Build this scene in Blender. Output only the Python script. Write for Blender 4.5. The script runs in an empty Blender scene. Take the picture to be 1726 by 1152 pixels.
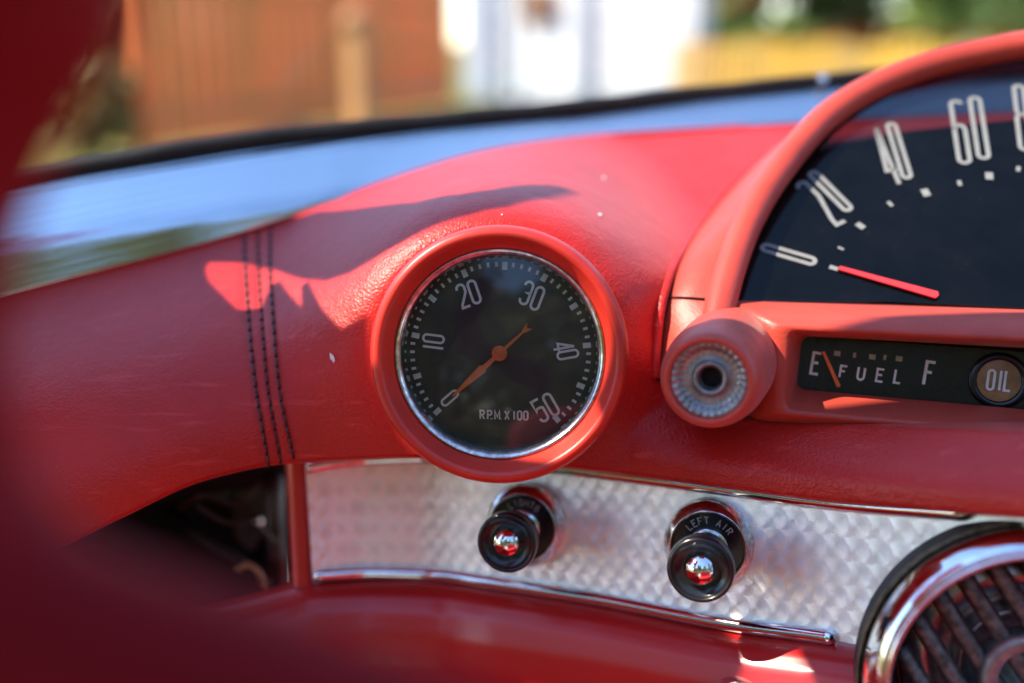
import bpy, bmesh, math, random
import numpy as np
from mathutils import Vector, Matrix

rad = math.radians
random.seed(7)
SC = bpy.context.scene
COL = SC.collection

# ------------------------------------------------------------------ camera, sky, sun, exposure
PITCH = rad(17.0)
CAM = np.array([0.0, 0.0, 1.05])
FPX = 1678.0                      # focal length in photo pixels (35 mm on 36 mm)
cd = bpy.data.cameras.new("camera")
cd.lens = 35.0
cd.sensor_width = 36.0
cd.clip_start = 0.01
cd.clip_end = 400
cd.dof.use_dof = True
cd.dof.focus_distance = 0.441
cd.dof.aperture_fstop = 2.3
cam = bpy.data.objects.new("camera", cd)
cam.location = CAM
cam.rotation_euler = (rad(90) - PITCH, 0, 0)
COL.objects.link(cam)
SC.camera = cam

SUN = Vector((-0.66, -0.10, 0.74)).normalized()      # towards the sun
w = bpy.data.worlds.new("World")
SC.world = w
w.use_nodes = True
wn = w.node_tree.nodes
sky = wn.new("ShaderNodeTexSky")
sky.sky_type = 'NISHITA'
sky.sun_disc = False
sky.sun_elevation = math.asin(SUN.z)
sky.sun_rotation = math.atan2(SUN.x, SUN.y)
sky.air_density = 1.0
sky.dust_density = 0.05
sky.ozone_density = 3.4
bg = wn["Background"]
bg.inputs[1].default_value = 0.15
w.node_tree.links.new(sky.outputs[0], bg.inputs[0])
ld = bpy.data.lights.new("sun", 'SUN')
ld.energy = 3.6
ld.angle = rad(0.5)
ld.color = (1.0, 0.90, 0.74)
sun = bpy.data.objects.new("sun", ld)
sun.rotation_euler = SUN.to_track_quat('Z', 'Y').to_euler()
sun.location = (-3, -1, 4)
COL.objects.link(sun)
SC.view_settings.view_transform = 'Standard'
SC.view_settings.look = 'None'
SC.view_settings.gamma = 1
SC.view_settings.use_curve_mapping = False
SC.view_settings.exposure = 1.75
SC.cycles.max_bounces = 10
SC.cycles.transparent_max_bounces = 16
SC.cycles.caustics_reflective = False
SC.cycles.caustics_refractive = False
SC.cycles.sample_clamp_indirect = 6.0

# ------------------------------------------------------------------ helpers
CP, SP = math.cos(PITCH), math.sin(PITCH)


def P(px, py, z):
    """photo pixel + distance along the view axis -> place in the world (metres)"""
    X = (px - 863.0) / FPX * z
    Y = (576.0 - py) / FPX * z
    return np.array([X, Y * SP + z * CP, CAM[2] + Y * CP - z * SP])


def Dv(x, y, z):
    """camera-space direction (right, up, away) -> world"""
    return np.array([x, y * SP + z * CP, y * CP - z * SP])


def nrm(v):
    v = np.asarray(v, float)
    return v / np.linalg.norm(v)


def spline(xs, ys):
    """smooth interpolation through points, no overshoot (PCHIP)"""
    x = np.array(xs, float)
    y = np.array(ys, float)
    h = np.diff(x)
    d = np.diff(y) / h
    m = np.zeros(len(x))
    for i in range(1, len(x) - 1):
        if d[i - 1] * d[i] > 0:
            w1 = 2 * h[i] + h[i - 1]
            w2 = h[i] + 2 * h[i - 1]
            m[i] = (w1 + w2) / (w1 / d[i - 1] + w2 / d[i])
    m[0] = d[0]
    m[-1] = d[-1]

    def f(q):
        q = np.clip(q, x[0], x[-1])
        i = int(np.clip(np.searchsorted(x, q) - 1, 0, len(x) - 2))
        t = (q - x[i]) / h[i]
        return ((2 * t**3 - 3 * t**2 + 1) * y[i] + (t**3 - 2 * t**2 + t) * h[i] * m[i]
                + (-2 * t**3 + 3 * t**2) * y[i + 1] + (t**3 - t**2) * h[i] * m[i + 1])
    return f


def sstep(a, b, x):
    t = min(1.0, max(0.0, (x - a) / (b - a)))
    return t * t * (3 - 2 * t)


def catmull(pts, n):
    """n points along a smooth curve through pts"""
    pts = [np.asarray(p, float) for p in pts]
    ext = [2 * pts[0] - pts[1]] + pts + [2 * pts[-1] - pts[-2]]
    out = []
    m = len(pts) - 1
    for k in range(n):
        u = k / (n - 1) * m
        i = min(int(u), m - 1)
        t = u - i
        a, b, c, d = ext[i], ext[i + 1], ext[i + 2], ext[i + 3]
        out.append(0.5 * (2 * b + (c - a) * t + (2 * a - 5 * b + 4 * c - d) * t * t
                          + (3 * b - a - 3 * c + d) * t**3))
    return out


def link_mesh(name, verts, faces, mat, parent=None, smooth=True, uv=None, orient='cam', wn_=False):
    """one mesh object from world-space vertices"""
    off = np.array(parent_root(parent)) if parent else np.zeros(3)
    me = bpy.data.meshes.new(name)
    me.from_pydata([tuple(np.asarray(v, float) - off) for v in verts], [], faces)
    me.update()
    bm = bmesh.new()
    bm.from_mesh(me)
    if orient == 'closed':
        bmesh.ops.recalc_face_normals(bm, faces=bm.faces)
    elif orient == 'cam':
        bmesh.ops.recalc_face_normals(bm, faces=bm.faces)
        s = 0.0
        for f in bm.faces:
            c = np.array(f.calc_center_median()) + off
            s += f.calc_area() * float(np.dot(nrm(CAM - c), np.array(f.normal)))
        if s < 0:
            bmesh.ops.reverse_faces(bm, faces=bm.faces)
    bm.to_mesh(me)
    bm.free()
    if uv is not None:
        lay = me.uv_layers.new(name="UVMap")
        for lp in me.loops:
            lay.data[lp.index].uv = uv[lp.vertex_index]
    if smooth:
        me.shade_smooth()
    o = bpy.data.objects.new(name, me)
    o.data.materials.append(mat)
    COL.objects.link(o)
    if parent:
        o.parent = parent
    return o


def parent_root(o):
    loc = np.zeros(3)
    while o is not None:
        loc = loc + np.array(o.location)
        o = o.parent
    return loc


def thing(name, label, cat, loc, group=None):
    o = bpy.data.objects.new(name, None)
    o.empty_display_size = 0.02
    COL.objects.link(o)
    o.location = tuple(loc)
    o['label'] = label
    o['category'] = cat
    if group:
        o['group'] = group
    return o


def tag(o, label, cat, group=None):
    o['label'] = label
    o['category'] = cat
    if group:
        o['group'] = group
    return o


def kind(o, k):
    o['kind'] = k
    return o


def pixel_of(p):
    q = np.asarray(p, float) - CAM
    z = q[1] * CP - q[2] * SP
    return 863 + q[0] / z * FPX, 576 - (q[1] * SP + q[2] * CP) / z * FPX


def grid(name, rows, mat, parent=None, closed_u=False, smooth=True, uv=None, orient='cam', hole=None):
    nr, nc = len(rows), len(rows[0])
    v = [p for r in rows for p in r]
    f = []
    inside = [False] * len(v)
    if hole is not None:             # round opening cut for a fitting: centre pixel, radius
        for i, p in enumerate(v):
            a = pixel_of(p)
            inside[i] = math.hypot(a[0] - hole[0], a[1] - hole[1]) < hole[2]
    for i in range(nr - 1):
        for j in range(nc if closed_u else nc - 1):
            k = (j + 1) % nc
            q = (i * nc + j, i * nc + k, (i + 1) * nc + k, (i + 1) * nc + j)
            if not all(inside[a] for a in q):
                f.append(q)
    u = None
    if uv is not None:
        u = [q for r in uv for q in r]
    return link_mesh(name, v, f, mat, parent, smooth, u, orient)


def frame_of(axis, up=(0, 0, 1)):
    """right, up, axis; axis points AWAY from the viewer"""
    a = nrm(axis)
    u = np.asarray(up, float)
    u = nrm(u - a * np.dot(u, a))
    r = np.cross(a, u)
    return nrm(r), u, a


CAMUP = Dv(0, 1, 0)


def lathe_data(profile, center, axis, seg=96, cap0=False, cap1=False, wob=None):
    r_, u_, a_ = frame_of(axis, CAMUP)
    v, f = [], []
    n = len(profile)
    for i, (r, d) in enumerate(profile):
        for k in range(seg):
            t = 2 * math.pi * k / seg
            rr = r
            v.append(center + a_ * d + (r_ * math.cos(t) + u_ * math.sin(t)) * rr)
    for i in range(n - 1):
        for k in range(seg):
            q = (k + 1) % seg
            f.append((i * seg + k, i * seg + q, (i + 1) * seg + q, (i + 1) * seg + k))
    if cap0:
        f.append(tuple(range(seg)))
    if cap1:
        f.append(tuple(range((n - 1) * seg, n * seg)))
    return v, f


def lathe(name, profile, center, axis, mat, parent=None, seg=96, cap0=False, cap1=False, orient='cam'):
    v, f = lathe_data(profile, center, axis, seg, cap0, cap1)
    return link_mesh(name, v, f, mat, parent, True, None, orient)


def rounded(profile, r=0.0006, n=4):
    """rounds the corners of a lathe profile"""
    out = [profile[0]]
    for i in range(1, len(profile) - 1):
        a, b, c = (np.array(profile[i + s], float) for s in (-1, 0, 1))
        la, lc = np.linalg.norm(a - b), np.linalg.norm(c - b)
        q = min(r, la * .45, lc * .45)
        p0, p1 = b + (a - b) / la * q, b + (c - b) / lc * q
        for k in range(n + 1):
            t = k / n
            out.append(tuple((1 - t)**2 * p0 + 2 * t * (1 - t) * b + t * t * p1))
    out.append(profile[-1])
    return out


def tube_data(path, radius, seg=12, caps=True, base=0, flat=None):
    path = [np.asarray(p, float) for p in path]
    n = len(path)
    rs = radius if hasattr(radius, '__len__') else [radius] * n
    v, f = [], []
    ref = None
    for i in range(n):
        t = nrm(path[min(i + 1, n - 1)] - path[max(i - 1, 0)])
        if ref is None:
            ref = nrm(np.cross(t, (0.13, 0.31, 0.9)))
        ref = nrm(ref - t * np.dot(ref, t))
        b = np.cross(t, ref)
        for k in range(seg):
            a = 2 * math.pi * k / seg
            v.append(path[i] + (ref * math.cos(a) + b * math.sin(a)) * rs[i])
    for i in range(n - 1):
        for k in range(seg):
            q = (k + 1) % seg
            f.append((base + i * seg + k, base + i * seg + q, base + (i + 1) * seg + q, base + (i + 1) * seg + k))
    if caps:
        f.append(tuple(base + k for k in reversed(range(seg))))
        f.append(tuple(base + (n - 1) * seg + k for k in range(seg)))
    return v, f


def tube(name, path, radius, mat, parent=None, seg=12, caps=True):
    v, f = tube_data(path, radius, seg, caps)
    return link_mesh(name, v, f, mat, parent, True, None, 'closed')


class MB:
    def __init__(self):
        self.v, self.f = [], []

    def add(self, v, f):
        b = len(self.v)
        self.v += list(v)
        self.f += [tuple(b + i for i in q) for q in f]

    def box(self, c, sx, sy, sz, rz=0.0):
        cs, sn = math.cos(rz), math.sin(rz)
        v = []
        for dx, dy, dz in ((-1, -1, -1), (1, -1, -1), (1, 1, -1), (-1, 1, -1), (-1, -1, 1), (1, -1, 1), (1, 1, 1), (-1, 1, 1)):
            x, y = dx * sx / 2, dy * sy / 2
            v.append((c[0] + x * cs - y * sn, c[1] + x * sn + y * cs, c[2] + dz * sz / 2))
        self.add(v, [(0, 3, 2, 1), (4, 5, 6, 7), (0, 1, 5, 4), (1, 2, 6, 5), (2, 3, 7, 6), (3, 0, 4, 7)])

    def build(self, name, mat, parent=None, smooth=False, orient='closed'):
        return link_mesh(name, self.v, self.f, mat, parent, smooth, None, orient)


def prism(poly, thick, axis):
    """flat polygon (3D points) given thickness along axis"""
    n = len(poly)
    a = nrm(axis) * thick
    v = [np.asarray(p, float) for p in poly] + [np.asarray(p, float) + a for p in poly]
    f = [tuple(range(n)), tuple(reversed(range(n, 2 * n)))]
    for i in range(n):
        j = (i + 1) % n
        f.append((i, j, n + j, n + i))
    return v, f


# ------------------------------------------------------------------ materials
def mat(name, color, rough=0.5, metal=0.0, spec=0.5, coat=0.0, coat_rough=0.1, var=0.0, var_scale=20.0,
        bump=0.0, bump_scale=300.0, bump_kind='noise', color2=None, rough_var=0.0, detail=4, sheen=0.0, bump_dist=0.001, bump2=None, vmap=None, scuff=0.0):
    m = bpy.data.materials.new(name)
    m.use_nodes = True
    nt = m.node_tree
    b = nt.nodes["Principled BSDF"]
    b.inputs["Base Color"].default_value = (*color, 1)
    b.inputs["Roughness"].default_value = rough
    b.inputs["Metallic"].default_value = metal
    b.inputs["Specular IOR Level"].default_value = spec
    b.inputs["Coat Weight"].default_value = coat
    b.inputs["Coat Roughness"].default_value = coat_rough
    if sheen:
        b.inputs["Sheen Weight"].default_value = sheen
        b.inputs["Sheen Roughness"].default_value = 0.4
        b.inputs["Sheen Tint"].default_value = (1, .82, .78, 1)
    tc = nt.nodes.new("ShaderNodeTexCoord")
    if var > 0:
        n = nt.nodes.new("ShaderNodeTexNoise")
        n.inputs["Scale"].default_value = var_scale
        n.inputs["Detail"].default_value = detail
        if vmap:
            mpp = nt.nodes.new("ShaderNodeMapping")
            mpp.inputs["Scale"].default_value = vmap
            nt.links.new(tc.outputs["Object"], mpp.inputs[0])
            nt.links.new(mpp.outputs[0], n.inputs["Vector"])
        else:
            nt.links.new(tc.outputs["Object"], n.inputs["Vector"])
        mx = nt.nodes.new("ShaderNodeMix")
        mx.data_type = 'RGBA'
        c2 = color2 or tuple(c * (1 - var) for c in color)
        mx.inputs["A"].default_value = (*color, 1)
        mx.inputs["B"].default_value = (*c2, 1)
        mr = nt.nodes.new("ShaderNodeMapRange")
        mr.inputs["From Min"].default_value = 0.35
        mr.inputs["From Max"].default_value = 0.65
        nt.links.new(n.outputs["Fac"], mr.inputs["Value"])
        nt.links.new(mr.outputs[0], mx.inputs["Factor"])
        nt.links.new(mx.outputs["Result"], b.inputs["Base Color"])
        if scuff:
            ms = nt.nodes.new("ShaderNodeMapping")
            ms.inputs["Rotation"].default_value = (.3, .5, .35)
            ms.inputs["Scale"].default_value = (18, 260, 260)
            nt.links.new(tc.outputs["Object"], ms.inputs[0])
            ns = nt.nodes.new("ShaderNodeTexNoise")
            ns.inputs["Scale"].default_value = 1.0
            ns.inputs["Detail"].default_value = 3
            nt.links.new(ms.outputs[0], ns.inputs["Vector"])
            rs = nt.nodes.new("ShaderNodeMapRange")
            rs.inputs["From Min"].default_value = 0.60
            rs.inputs["From Max"].default_value = 0.78
            rs.inputs["To Max"].default_value = scuff
            nt.links.new(ns.outputs["Fac"], rs.inputs["Value"])
            m2 = nt.nodes.new("ShaderNodeMix")
            m2.data_type = 'RGBA'
            m2.inputs["B"].default_value = (*[min(1, c * 1.3 + .05) for c in color], 1)
            nt.links.new(mx.outputs["Result"], m2.inputs["A"])
            nt.links.new(rs.outputs[0], m2.inputs["Factor"])
            nt.links.new(m2.outputs["Result"], b.inputs["Base Color"])
        if rough_var:
            mr2 = nt.nodes.new("ShaderNodeMapRange")
            mr2.inputs["To Min"].default_value = max(0, rough - rough_var)
            mr2.inputs["To Max"].default_value = rough + rough_var
            nt.links.new(n.outputs["Fac"], mr2.inputs["Value"])
            nt.links.new(mr2.outputs[0], b.inputs["Roughness"])
    if bump > 0:
        if bump_kind == 'noise':
            n2 = nt.nodes.new("ShaderNodeTexNoise")
            n2.inputs["Detail"].default_value = 5
            out = n2.outputs["Fac"]
        else:
            n2 = nt.nodes.new("ShaderNodeTexVoronoi")
            n2.feature = 'SMOOTH_F1'
            out = n2.outputs["Distance"]
        n2.inputs["Scale"].default_value = bump_scale
        nt.links.new(tc.outputs["Object"], n2.inputs["Vector"])
        bp = nt.nodes.new("ShaderNodeBump")
        bp.inputs["Strength"].default_value = bump
        bp.inputs["Distance"].default_value = bump_dist
        nt.links.new(out, bp.inputs["Height"])
        if bump2:
            n3 = nt.nodes.new("ShaderNodeTexNoise")
            n3.inputs["Scale"].default_value = bump2[1]
            n3.inputs["Detail"].default_value = 7
            n3.inputs["Roughness"].default_value = 0.65
            nt.links.new(tc.outputs["Object"], n3.inputs["Vector"])
            b3 = nt.nodes.new("ShaderNodeBump")
            b3.inputs["Strength"].default_value = bump2[0]
            b3.inputs["Distance"].default_value = bump2[2]
            nt.links.new(n3.outputs["Fac"], b3.inputs["Height"])
            nt.links.new(b3.outputs[0], bp.inputs["Normal"])
        nt.links.new(bp.outputs[0], b.inputs["Normal"])
    return m


RED = (0.52, 0.016, 0.010)
M = {}
M['leather'] = mat('red_leather', RED, rough=0.39, spec=0.36, sheen=0.16, var=0.2, var_scale=14, bump=0.42, bump_scale=950,
                   bump_kind='voronoi', rough_var=0.10, bump_dist=0.0007, bump2=(0.25, 45, .004), detail=8, scuff=.5)
M['hood_red'] = mat('red_vinyl', (0.54, 0.058, 0.034), rough=0.42, spec=0.4, sheen=0.15, var=0.25, var_scale=26, bump=0.2, bump_scale=900,
                    rough_var=0.12, bump_dist=0.0006, bump2=(0.2, 60, .003), detail=8)
M['ring_red'] = mat('red_enamel', (0.60, 0.032, 0.018), rough=0.36, spec=0.5, var=0.2, var_scale=60, rough_var=0.1,
                    bump=0.05, bump_scale=500, bump_dist=0.0005)
M['paint'] = mat('red_car_paint', (0.52, 0.010, 0.009), rough=0.36, spec=0.45, coat=0.5, coat_rough=0.22, var=0.15, var_scale=6,
                 rough_var=0.08)
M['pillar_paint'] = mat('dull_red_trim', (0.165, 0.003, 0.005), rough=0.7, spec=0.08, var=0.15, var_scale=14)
M['chrome'] = mat('chrome', (0.86, 0.86, 0.87), rough=0.09, metal=1, var=0.12, var_scale=160, rough_var=0.06, bump=0.03, bump_scale=250)
M['old_chrome'] = mat('pitted_chrome', (0.80, 0.79, 0.78), rough=0.16, metal=1, var=0.5, var_scale=420, rough_var=0.12, bump=0.08,
                      bump_scale=700)
M['dome'] = mat('knob_chrome', (0.9, 0.9, 0.9), rough=0.05, metal=1, var=0.2, var_scale=500, rough_var=0.04)
M['black'] = mat('black_bakelite', (0.012, 0.012, 0.014), rough=0.22, spec=0.5, var=0.3, var_scale=200, rough_var=0.12)
M['black_dial'] = mat('black_dial', (0.006, 0.006, 0.008), rough=0.45, spec=0.2, var=0.4, var_scale=70, rough_var=0.1)
M['dial_grey'] = mat('charcoal_dial', (0.022, 0.025, 0.033), rough=0.4, spec=0.4, var=0.35, var_scale=60, rough_var=0.1)
M['rubber'] = mat('black_rubber', (0.012, 0.011, 0.011), rough=0.6, spec=0.3, var=0.4, var_scale=120, bump=0.4, bump_scale=200)
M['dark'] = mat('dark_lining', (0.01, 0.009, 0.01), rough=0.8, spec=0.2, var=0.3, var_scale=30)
M['dark_metal'] = mat('dark_metal', (0.08, 0.08, 0.085), rough=0.35, metal=0.7, var=0.4, var_scale=60)
M['rib'] = mat('rusty_rib', (0.20, 0.195, 0.19), rough=0.45, metal=0.7, var=0.6, var_scale=300, bump=0.3, bump_scale=600)
M['marking'] = mat('cream_marking', (0.86, 0.86, 0.81), rough=0.5, spec=0.3, var=0.1, var_scale=300)
M['window_marking'] = mat('grey_cream_marking', (0.22, 0.22, 0.215), rough=0.6, spec=0.2, var=0.12, var_scale=200)
M['faded_marking'] = mat('faded_marking', (0.33, 0.33, 0.33), rough=0.5, var=0.5, var_scale=900)
M['green_marking'] = mat('faded_green_marking', (0.42, 0.47, 0.30), rough=0.5, var=0.2, var_scale=400)
M['gauge_black'] = mat('gauge_black', (0.012, 0.009, 0.009), rough=0.26, spec=0.42, var=0.4, var_scale=90, rough_var=0.12)
M['needle'] = mat('orange_needle', (0.96, 0.20, 0.05), rough=0.4, spec=0.4, var=0.15, var_scale=200)
M['red_needle'] = mat('red_needle', (0.72, 0.03, 0.035), rough=0.4, var=0.15, var_scale=200)
M['thread'] = mat('dark_thread', (0.06, 0.018, 0.018), rough=0.45, spec=0.5, var=0.5, var_scale=700)
M['amber'] = mat('amber_lens', (0.42, 0.22, 0.09), rough=0.3, spec=0.5, var=0.4, var_scale=180)
M['flake'] = mat('white_speck', (0.8, 0.78, 0.75), rough=0.7, var=0.1, var_scale=500)
M['grime'] = mat('brass_seal', (0.22, 0.16, 0.09), rough=0.5, metal=0.4, var=0.7, var_scale=300, bump=0.6, bump_scale=500)


def glass_mat(name, tint, rough=0.02, refl=1.0, smear=0.0, smear_scale=30.0, dust=0.0):
    m = bpy.data.materials.new(name)
    m.use_nodes = True
    nt = m.node_tree
    nt.nodes.remove(nt.nodes["Principled BSDF"])
    out = nt.nodes["Material Output"]
    tr = nt.nodes.new("ShaderNodeBsdfTransparent")
    tr.inputs[0].default_value = (*tint, 1)
    gl = nt.nodes.new("ShaderNodeBsdfGlossy")
    gl.inputs["Roughness"].default_value = rough
    gl.inputs["Color"].default_value = (refl, refl, refl, 1)
    fr = nt.nodes.new("ShaderNodeFresnel")
    fr.inputs[0].default_value = 1.5
    mx = nt.nodes.new("ShaderNodeMixShader")
    nt.links.new(fr.outputs[0], mx.inputs[0])
    nt.links.new(tr.outputs[0], mx.inputs[1])
    nt.links.new(gl.outputs[0], mx.inputs[2])
    last = mx
    if dust > 0:
        tc = nt.nodes.new("ShaderNodeTexCoord")
        mp = nt.nodes.new("ShaderNodeMapping")
        mp.inputs["Rotation"].default_value = (0.3, 0.5, 0.8)
        mp.inputs["Scale"].default_value = (1, 1, 1)
        nz = nt.nodes.new("ShaderNodeTexNoise")
        nz.inputs["Scale"].default_value = smear_scale
        nz.inputs["Detail"].default_value = 8
        nz.inputs["Roughness"].default_value = 0.7
        nt.links.new(tc.outputs["Object"], mp.inputs[0])
        nt.links.new(mp.outputs[0], nz.inputs["Vector"])
        vr = nt.nodes.new("ShaderNodeTexVoronoi")
        vr.inputs["Scale"].default_value = 420
        nt.links.new(tc.outputs["Object"], vr.inputs["Vector"])
        sp = nt.nodes.new("ShaderNodeMapRange")
        sp.inputs["From Min"].default_value = 0.10
        sp.inputs["From Max"].default_value = 0.05
        sp.inputs["To Max"].default_value = min(.5, dust * 14)
        nt.links.new(vr.outputs["Distance"], sp.inputs["Value"])
        ng = nt.nodes.new("ShaderNodeMapRange")
        ng.inputs["From Min"].default_value = 0.4
        ng.inputs["From Max"].default_value = 0.8
        ng.inputs["To Min"].default_value = dust * .25
        ng.inputs["To Max"].default_value = dust
        nt.links.new(nz.outputs["Fac"], ng.inputs["Value"])
        gate = nt.nodes.new("ShaderNodeMath")
        gate.operation = 'GREATER_THAN'
        gate.inputs[1].default_value = 0.56
        nt.links.new(nz.outputs["Fac"], gate.inputs[0])
        mu = nt.nodes.new("ShaderNodeMath")
        mu.operation = 'MULTIPLY'
        nt.links.new(sp.outputs[0], mu.inputs[0])
        nt.links.new(gate.outputs[0], mu.inputs[1])
        ad = nt.nodes.new("ShaderNodeMath")
        ad.operation = 'ADD'
        nt.links.new(ng.outputs[0], ad.inputs[0])
        nt.links.new(mu.outputs[0], ad.inputs[1])
        df = nt.nodes.new("ShaderNodeBsdfDiffuse")
        df.inputs[0].default_value = (0.7, 0.68, 0.65, 1)
        mx2 = nt.nodes.new("ShaderNodeMixShader")
        nt.links.new(ad.outputs[0], mx2.inputs[0])
        nt.links.new(mx.outputs[0], mx2.inputs[1])
        nt.links.new(df.outputs[0], mx2.inputs[2])
        last = mx2
    nt.links.new(last.outputs[0], out.inputs[0])
    return m


M['windshield'] = glass_mat('windshield_glass', (0.97, 0.98, 0.97), dust=0.012, smear_scale=8)
M['gauge_glass'] = glass_mat('gauge_glass', (0.95, 0.95, 0.95), rough=0.045, dust=0.010, smear_scale=45)
M['smoked'] = glass_mat('smoked_window', (0.16, 0.17, 0.19), rough=0.06, refl=0.5, dust=0.006, smear_scale=25)


def strip_mat():
    """polished metal with long brushed streaks"""
    m = mat('polished_cowl', (0.58, 0.61, 0.66), rough=0.1, metal=1)
    nt = m.node_tree
    b = nt.nodes["Principled BSDF"]
    uv = nt.nodes.new("ShaderNodeUVMap")
    mp = nt.nodes.new("ShaderNodeMapping")
    mp.inputs["Scale"].default_value = (3, 60, 1)
    n = nt.nodes.new("ShaderNodeTexNoise")
    n.inputs["Scale"].default_value = 1.0
    n.inputs["Detail"].default_value = 5
    nt.links.new(uv.outputs[0], mp.inputs[0])
    nt.links.new(mp.outputs[0], n.inputs["Vector"])
    bp = nt.nodes.new("ShaderNodeBump")
    bp.inputs["Strength"].default_value = 0.10
    bp.inputs["Distance"].default_value = 0.002
    nt.links.new(n.outputs["Fac"], bp.inputs["Height"])
    nt.links.new(bp.outputs[0], b.inputs["Normal"])
    return m


M['cowl'] = strip_mat()


def turned_mat():
    """engine-turned aluminium: overlapping brushed spots, uv in spot units"""
    m = bpy.data.materials.new('engine_turned_aluminium')
    m.use_nodes = True
    nt = m.node_tree
    L = nt.links.new
    b = nt.nodes["Principled BSDF"]

    def math_(op, a, c=None, d=None):
        n = nt.nodes.new("ShaderNodeMath")
        n.operation = op
        for i, x in enumerate((a, c, d)):
            if x is None:
                continue
            if isinstance(x, (int, float)):
                n.inputs[i].default_value = x
            else:
                L(x, n.inputs[i])
        return n.outputs[0]
    uv = nt.nodes.new("ShaderNodeUVMap")
    sep = nt.nodes.new("ShaderNodeSeparateXYZ")
    L(uv.outputs[0], sep.inputs[0])
    v = sep.outputs[1]
    row0 = math_('FLOOR', v)
    fv0 = math_('FRACT', v)
    RAD = 0.66

    def cand(k):
        """the two spots of row0+k that can cover this point -> dx, dy, cell, hit"""
        rw = math_('ADD', row0, float(k))
        jit = nt.nodes.new("ShaderNodeTexWhiteNoise")
        jit.noise_dimensions = '1D'
        L(rw, jit.inputs["W"])
        u = math_('ADD', sep.outputs[0], math_('MULTIPLY', jit.outputs[0], 0.6))
        fu, col = math_('FRACT', u), math_('FLOOR', u)
        dxa = math_('SUBTRACT', fu, 0.30)
        dy = math_('MULTIPLY', math_('SUBTRACT', fv0, 0.5 + k), 1.14)
        ra = math_('SQRT', math_('ADD', math_('MULTIPLY', dxa, dxa), math_('MULTIPLY', dy, dy)))
        inb = math_('GREATER_THAN', ra, RAD)
        dx = math_('SUBTRACT', dxa, inb)
        rb = math_('SQRT', math_('ADD', math_('MULTIPLY', dx, dx), math_('MULTIPLY', dy, dy)))
        return dx, dy, math_('ADD', col, inb), rw, math_('LESS_THAN', rb, RAD)

    def pick(h, a_, b_):
        return math_('ADD', math_('MULTIPLY', h, a_), math_('MULTIPLY', math_('SUBTRACT', 1.0, h), b_))
    c0, c1 = cand(0), cand(1)
    hit = c1[4]
    dx, dy, cell, row = [pick(hit, c1[i], c0[i]) for i in range(4)]
    rr = math_('SQRT', math_('ADD', math_('ADD', math_('MULTIPLY', dx, dx), math_('MULTIPLY', dy, dy)), 1e-5))
    # tangent: round the spot's centre, in the panel's own axes
    e1 = nt.nodes.new("ShaderNodeCombineXYZ")
    e2 = nt.nodes.new("ShaderNodeCombineXYZ")
    for e, val in ((e1, PANEL_U), (e2, PANEL_V)):
        for i in range(3):
            e.inputs[i].default_value = float(val[i])
    s1 = nt.nodes.new("ShaderNodeVectorMath")
    s1.operation = 'SCALE'
    L(e1.outputs[0], s1.inputs[0])
    L(math_('MULTIPLY', dy, -1.0), s1.inputs["Scale"])
    s2 = nt.nodes.new("ShaderNodeVectorMath")
    s2.operation = 'SCALE'
    L(e2.outputs[0], s2.inputs[0])
    L(dx, s2.inputs["Scale"])
    tg = nt.nodes.new("ShaderNodeVectorMath")
    tg.operation = 'ADD'
    L(s1.outputs[0], tg.inputs[0])
    L(s2.outputs[0], tg.inputs[1])
    tn = nt.nodes.new("ShaderNodeVectorMath")
    tn.operation = 'NORMALIZE'
    L(tg.outputs[0], tn.inputs[0])
    L(tn.outputs[0], b.inputs["Tangent"])
    b.inputs["Anisotropic"].default_value = 0.55
    b.inputs["Metallic"].default_value = 0.9
    b.inputs["Roughness"].default_value = 0.46
    wnz = nt.nodes.new("ShaderNodeTexWhiteNoise")
    wnz.noise_dimensions = '2D'
    cv = nt.nodes.new("ShaderNodeCombineXYZ")
    L(cell, cv.inputs[0])
    L(row, cv.inputs[1])
    L(cv.outputs[0], wnz.inputs["Vector"])
    rings = math_('SINE', math_('MULTIPLY', rr, 75.0))
    nz = nt.nodes.new("ShaderNodeTexNoise")
    nz.inputs["Scale"].default_value = 1.4
    nz.inputs["Detail"].default_value = 6
    L(uv.outputs[0], nz.inputs["Vector"])
    val = math_("ADD", math_("ADD", 0.88, math_('MULTIPLY', wnz.outputs[0], 0.10)),
                math_('ADD', math_('ADD', math_('MULTIPLY', rings, 0.02), math_('MULTIPLY', math_('SUBTRACT', rr, 0.3), 0.26)), math_('MULTIPLY', math_('SUBTRACT', nz.outputs["Fac"], 0.5), 0.35)))
    cc = nt.nodes.new("ShaderNodeCombineColor")
    L(math_('MULTIPLY', val, 0.99), cc.inputs[0])
    L(val, cc.inputs[1])
    L(math_('MULTIPLY', val, 0.975), cc.inputs[2])
    L(cc.outputs[0], b.inputs["Base Color"])
    bp = nt.nodes.new("ShaderNodeBump")
    bp.inputs["Strength"].default_value = 0.45
    bp.inputs["Distance"].default_value = 0.0004
    hgt = math_('ADD', math_('MULTIPLY', rr, -0.5), math_('MULTIPLY', rings, 0.12))
    L(hgt, bp.inputs["Height"])
    L(bp.outputs[0], b.inputs["Normal"])
    return m


PANEL_U = nrm(Dv(math.cos(rad(24)), 0, -math.sin(rad(24))))
PANEL_V = CAMUP
M['turned'] = turned_mat()

# ------------------------------------------------------------------ lettering
def arc(cx, cy, rx, ry, a0, a1, n=14):
    return [(cx + rx * math.cos(rad(a0 + (a1 - a0) * k / n)), cy + ry * math.sin(rad(a0 + (a1 - a0) * k / n))) for k in range(n + 1)]


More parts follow.
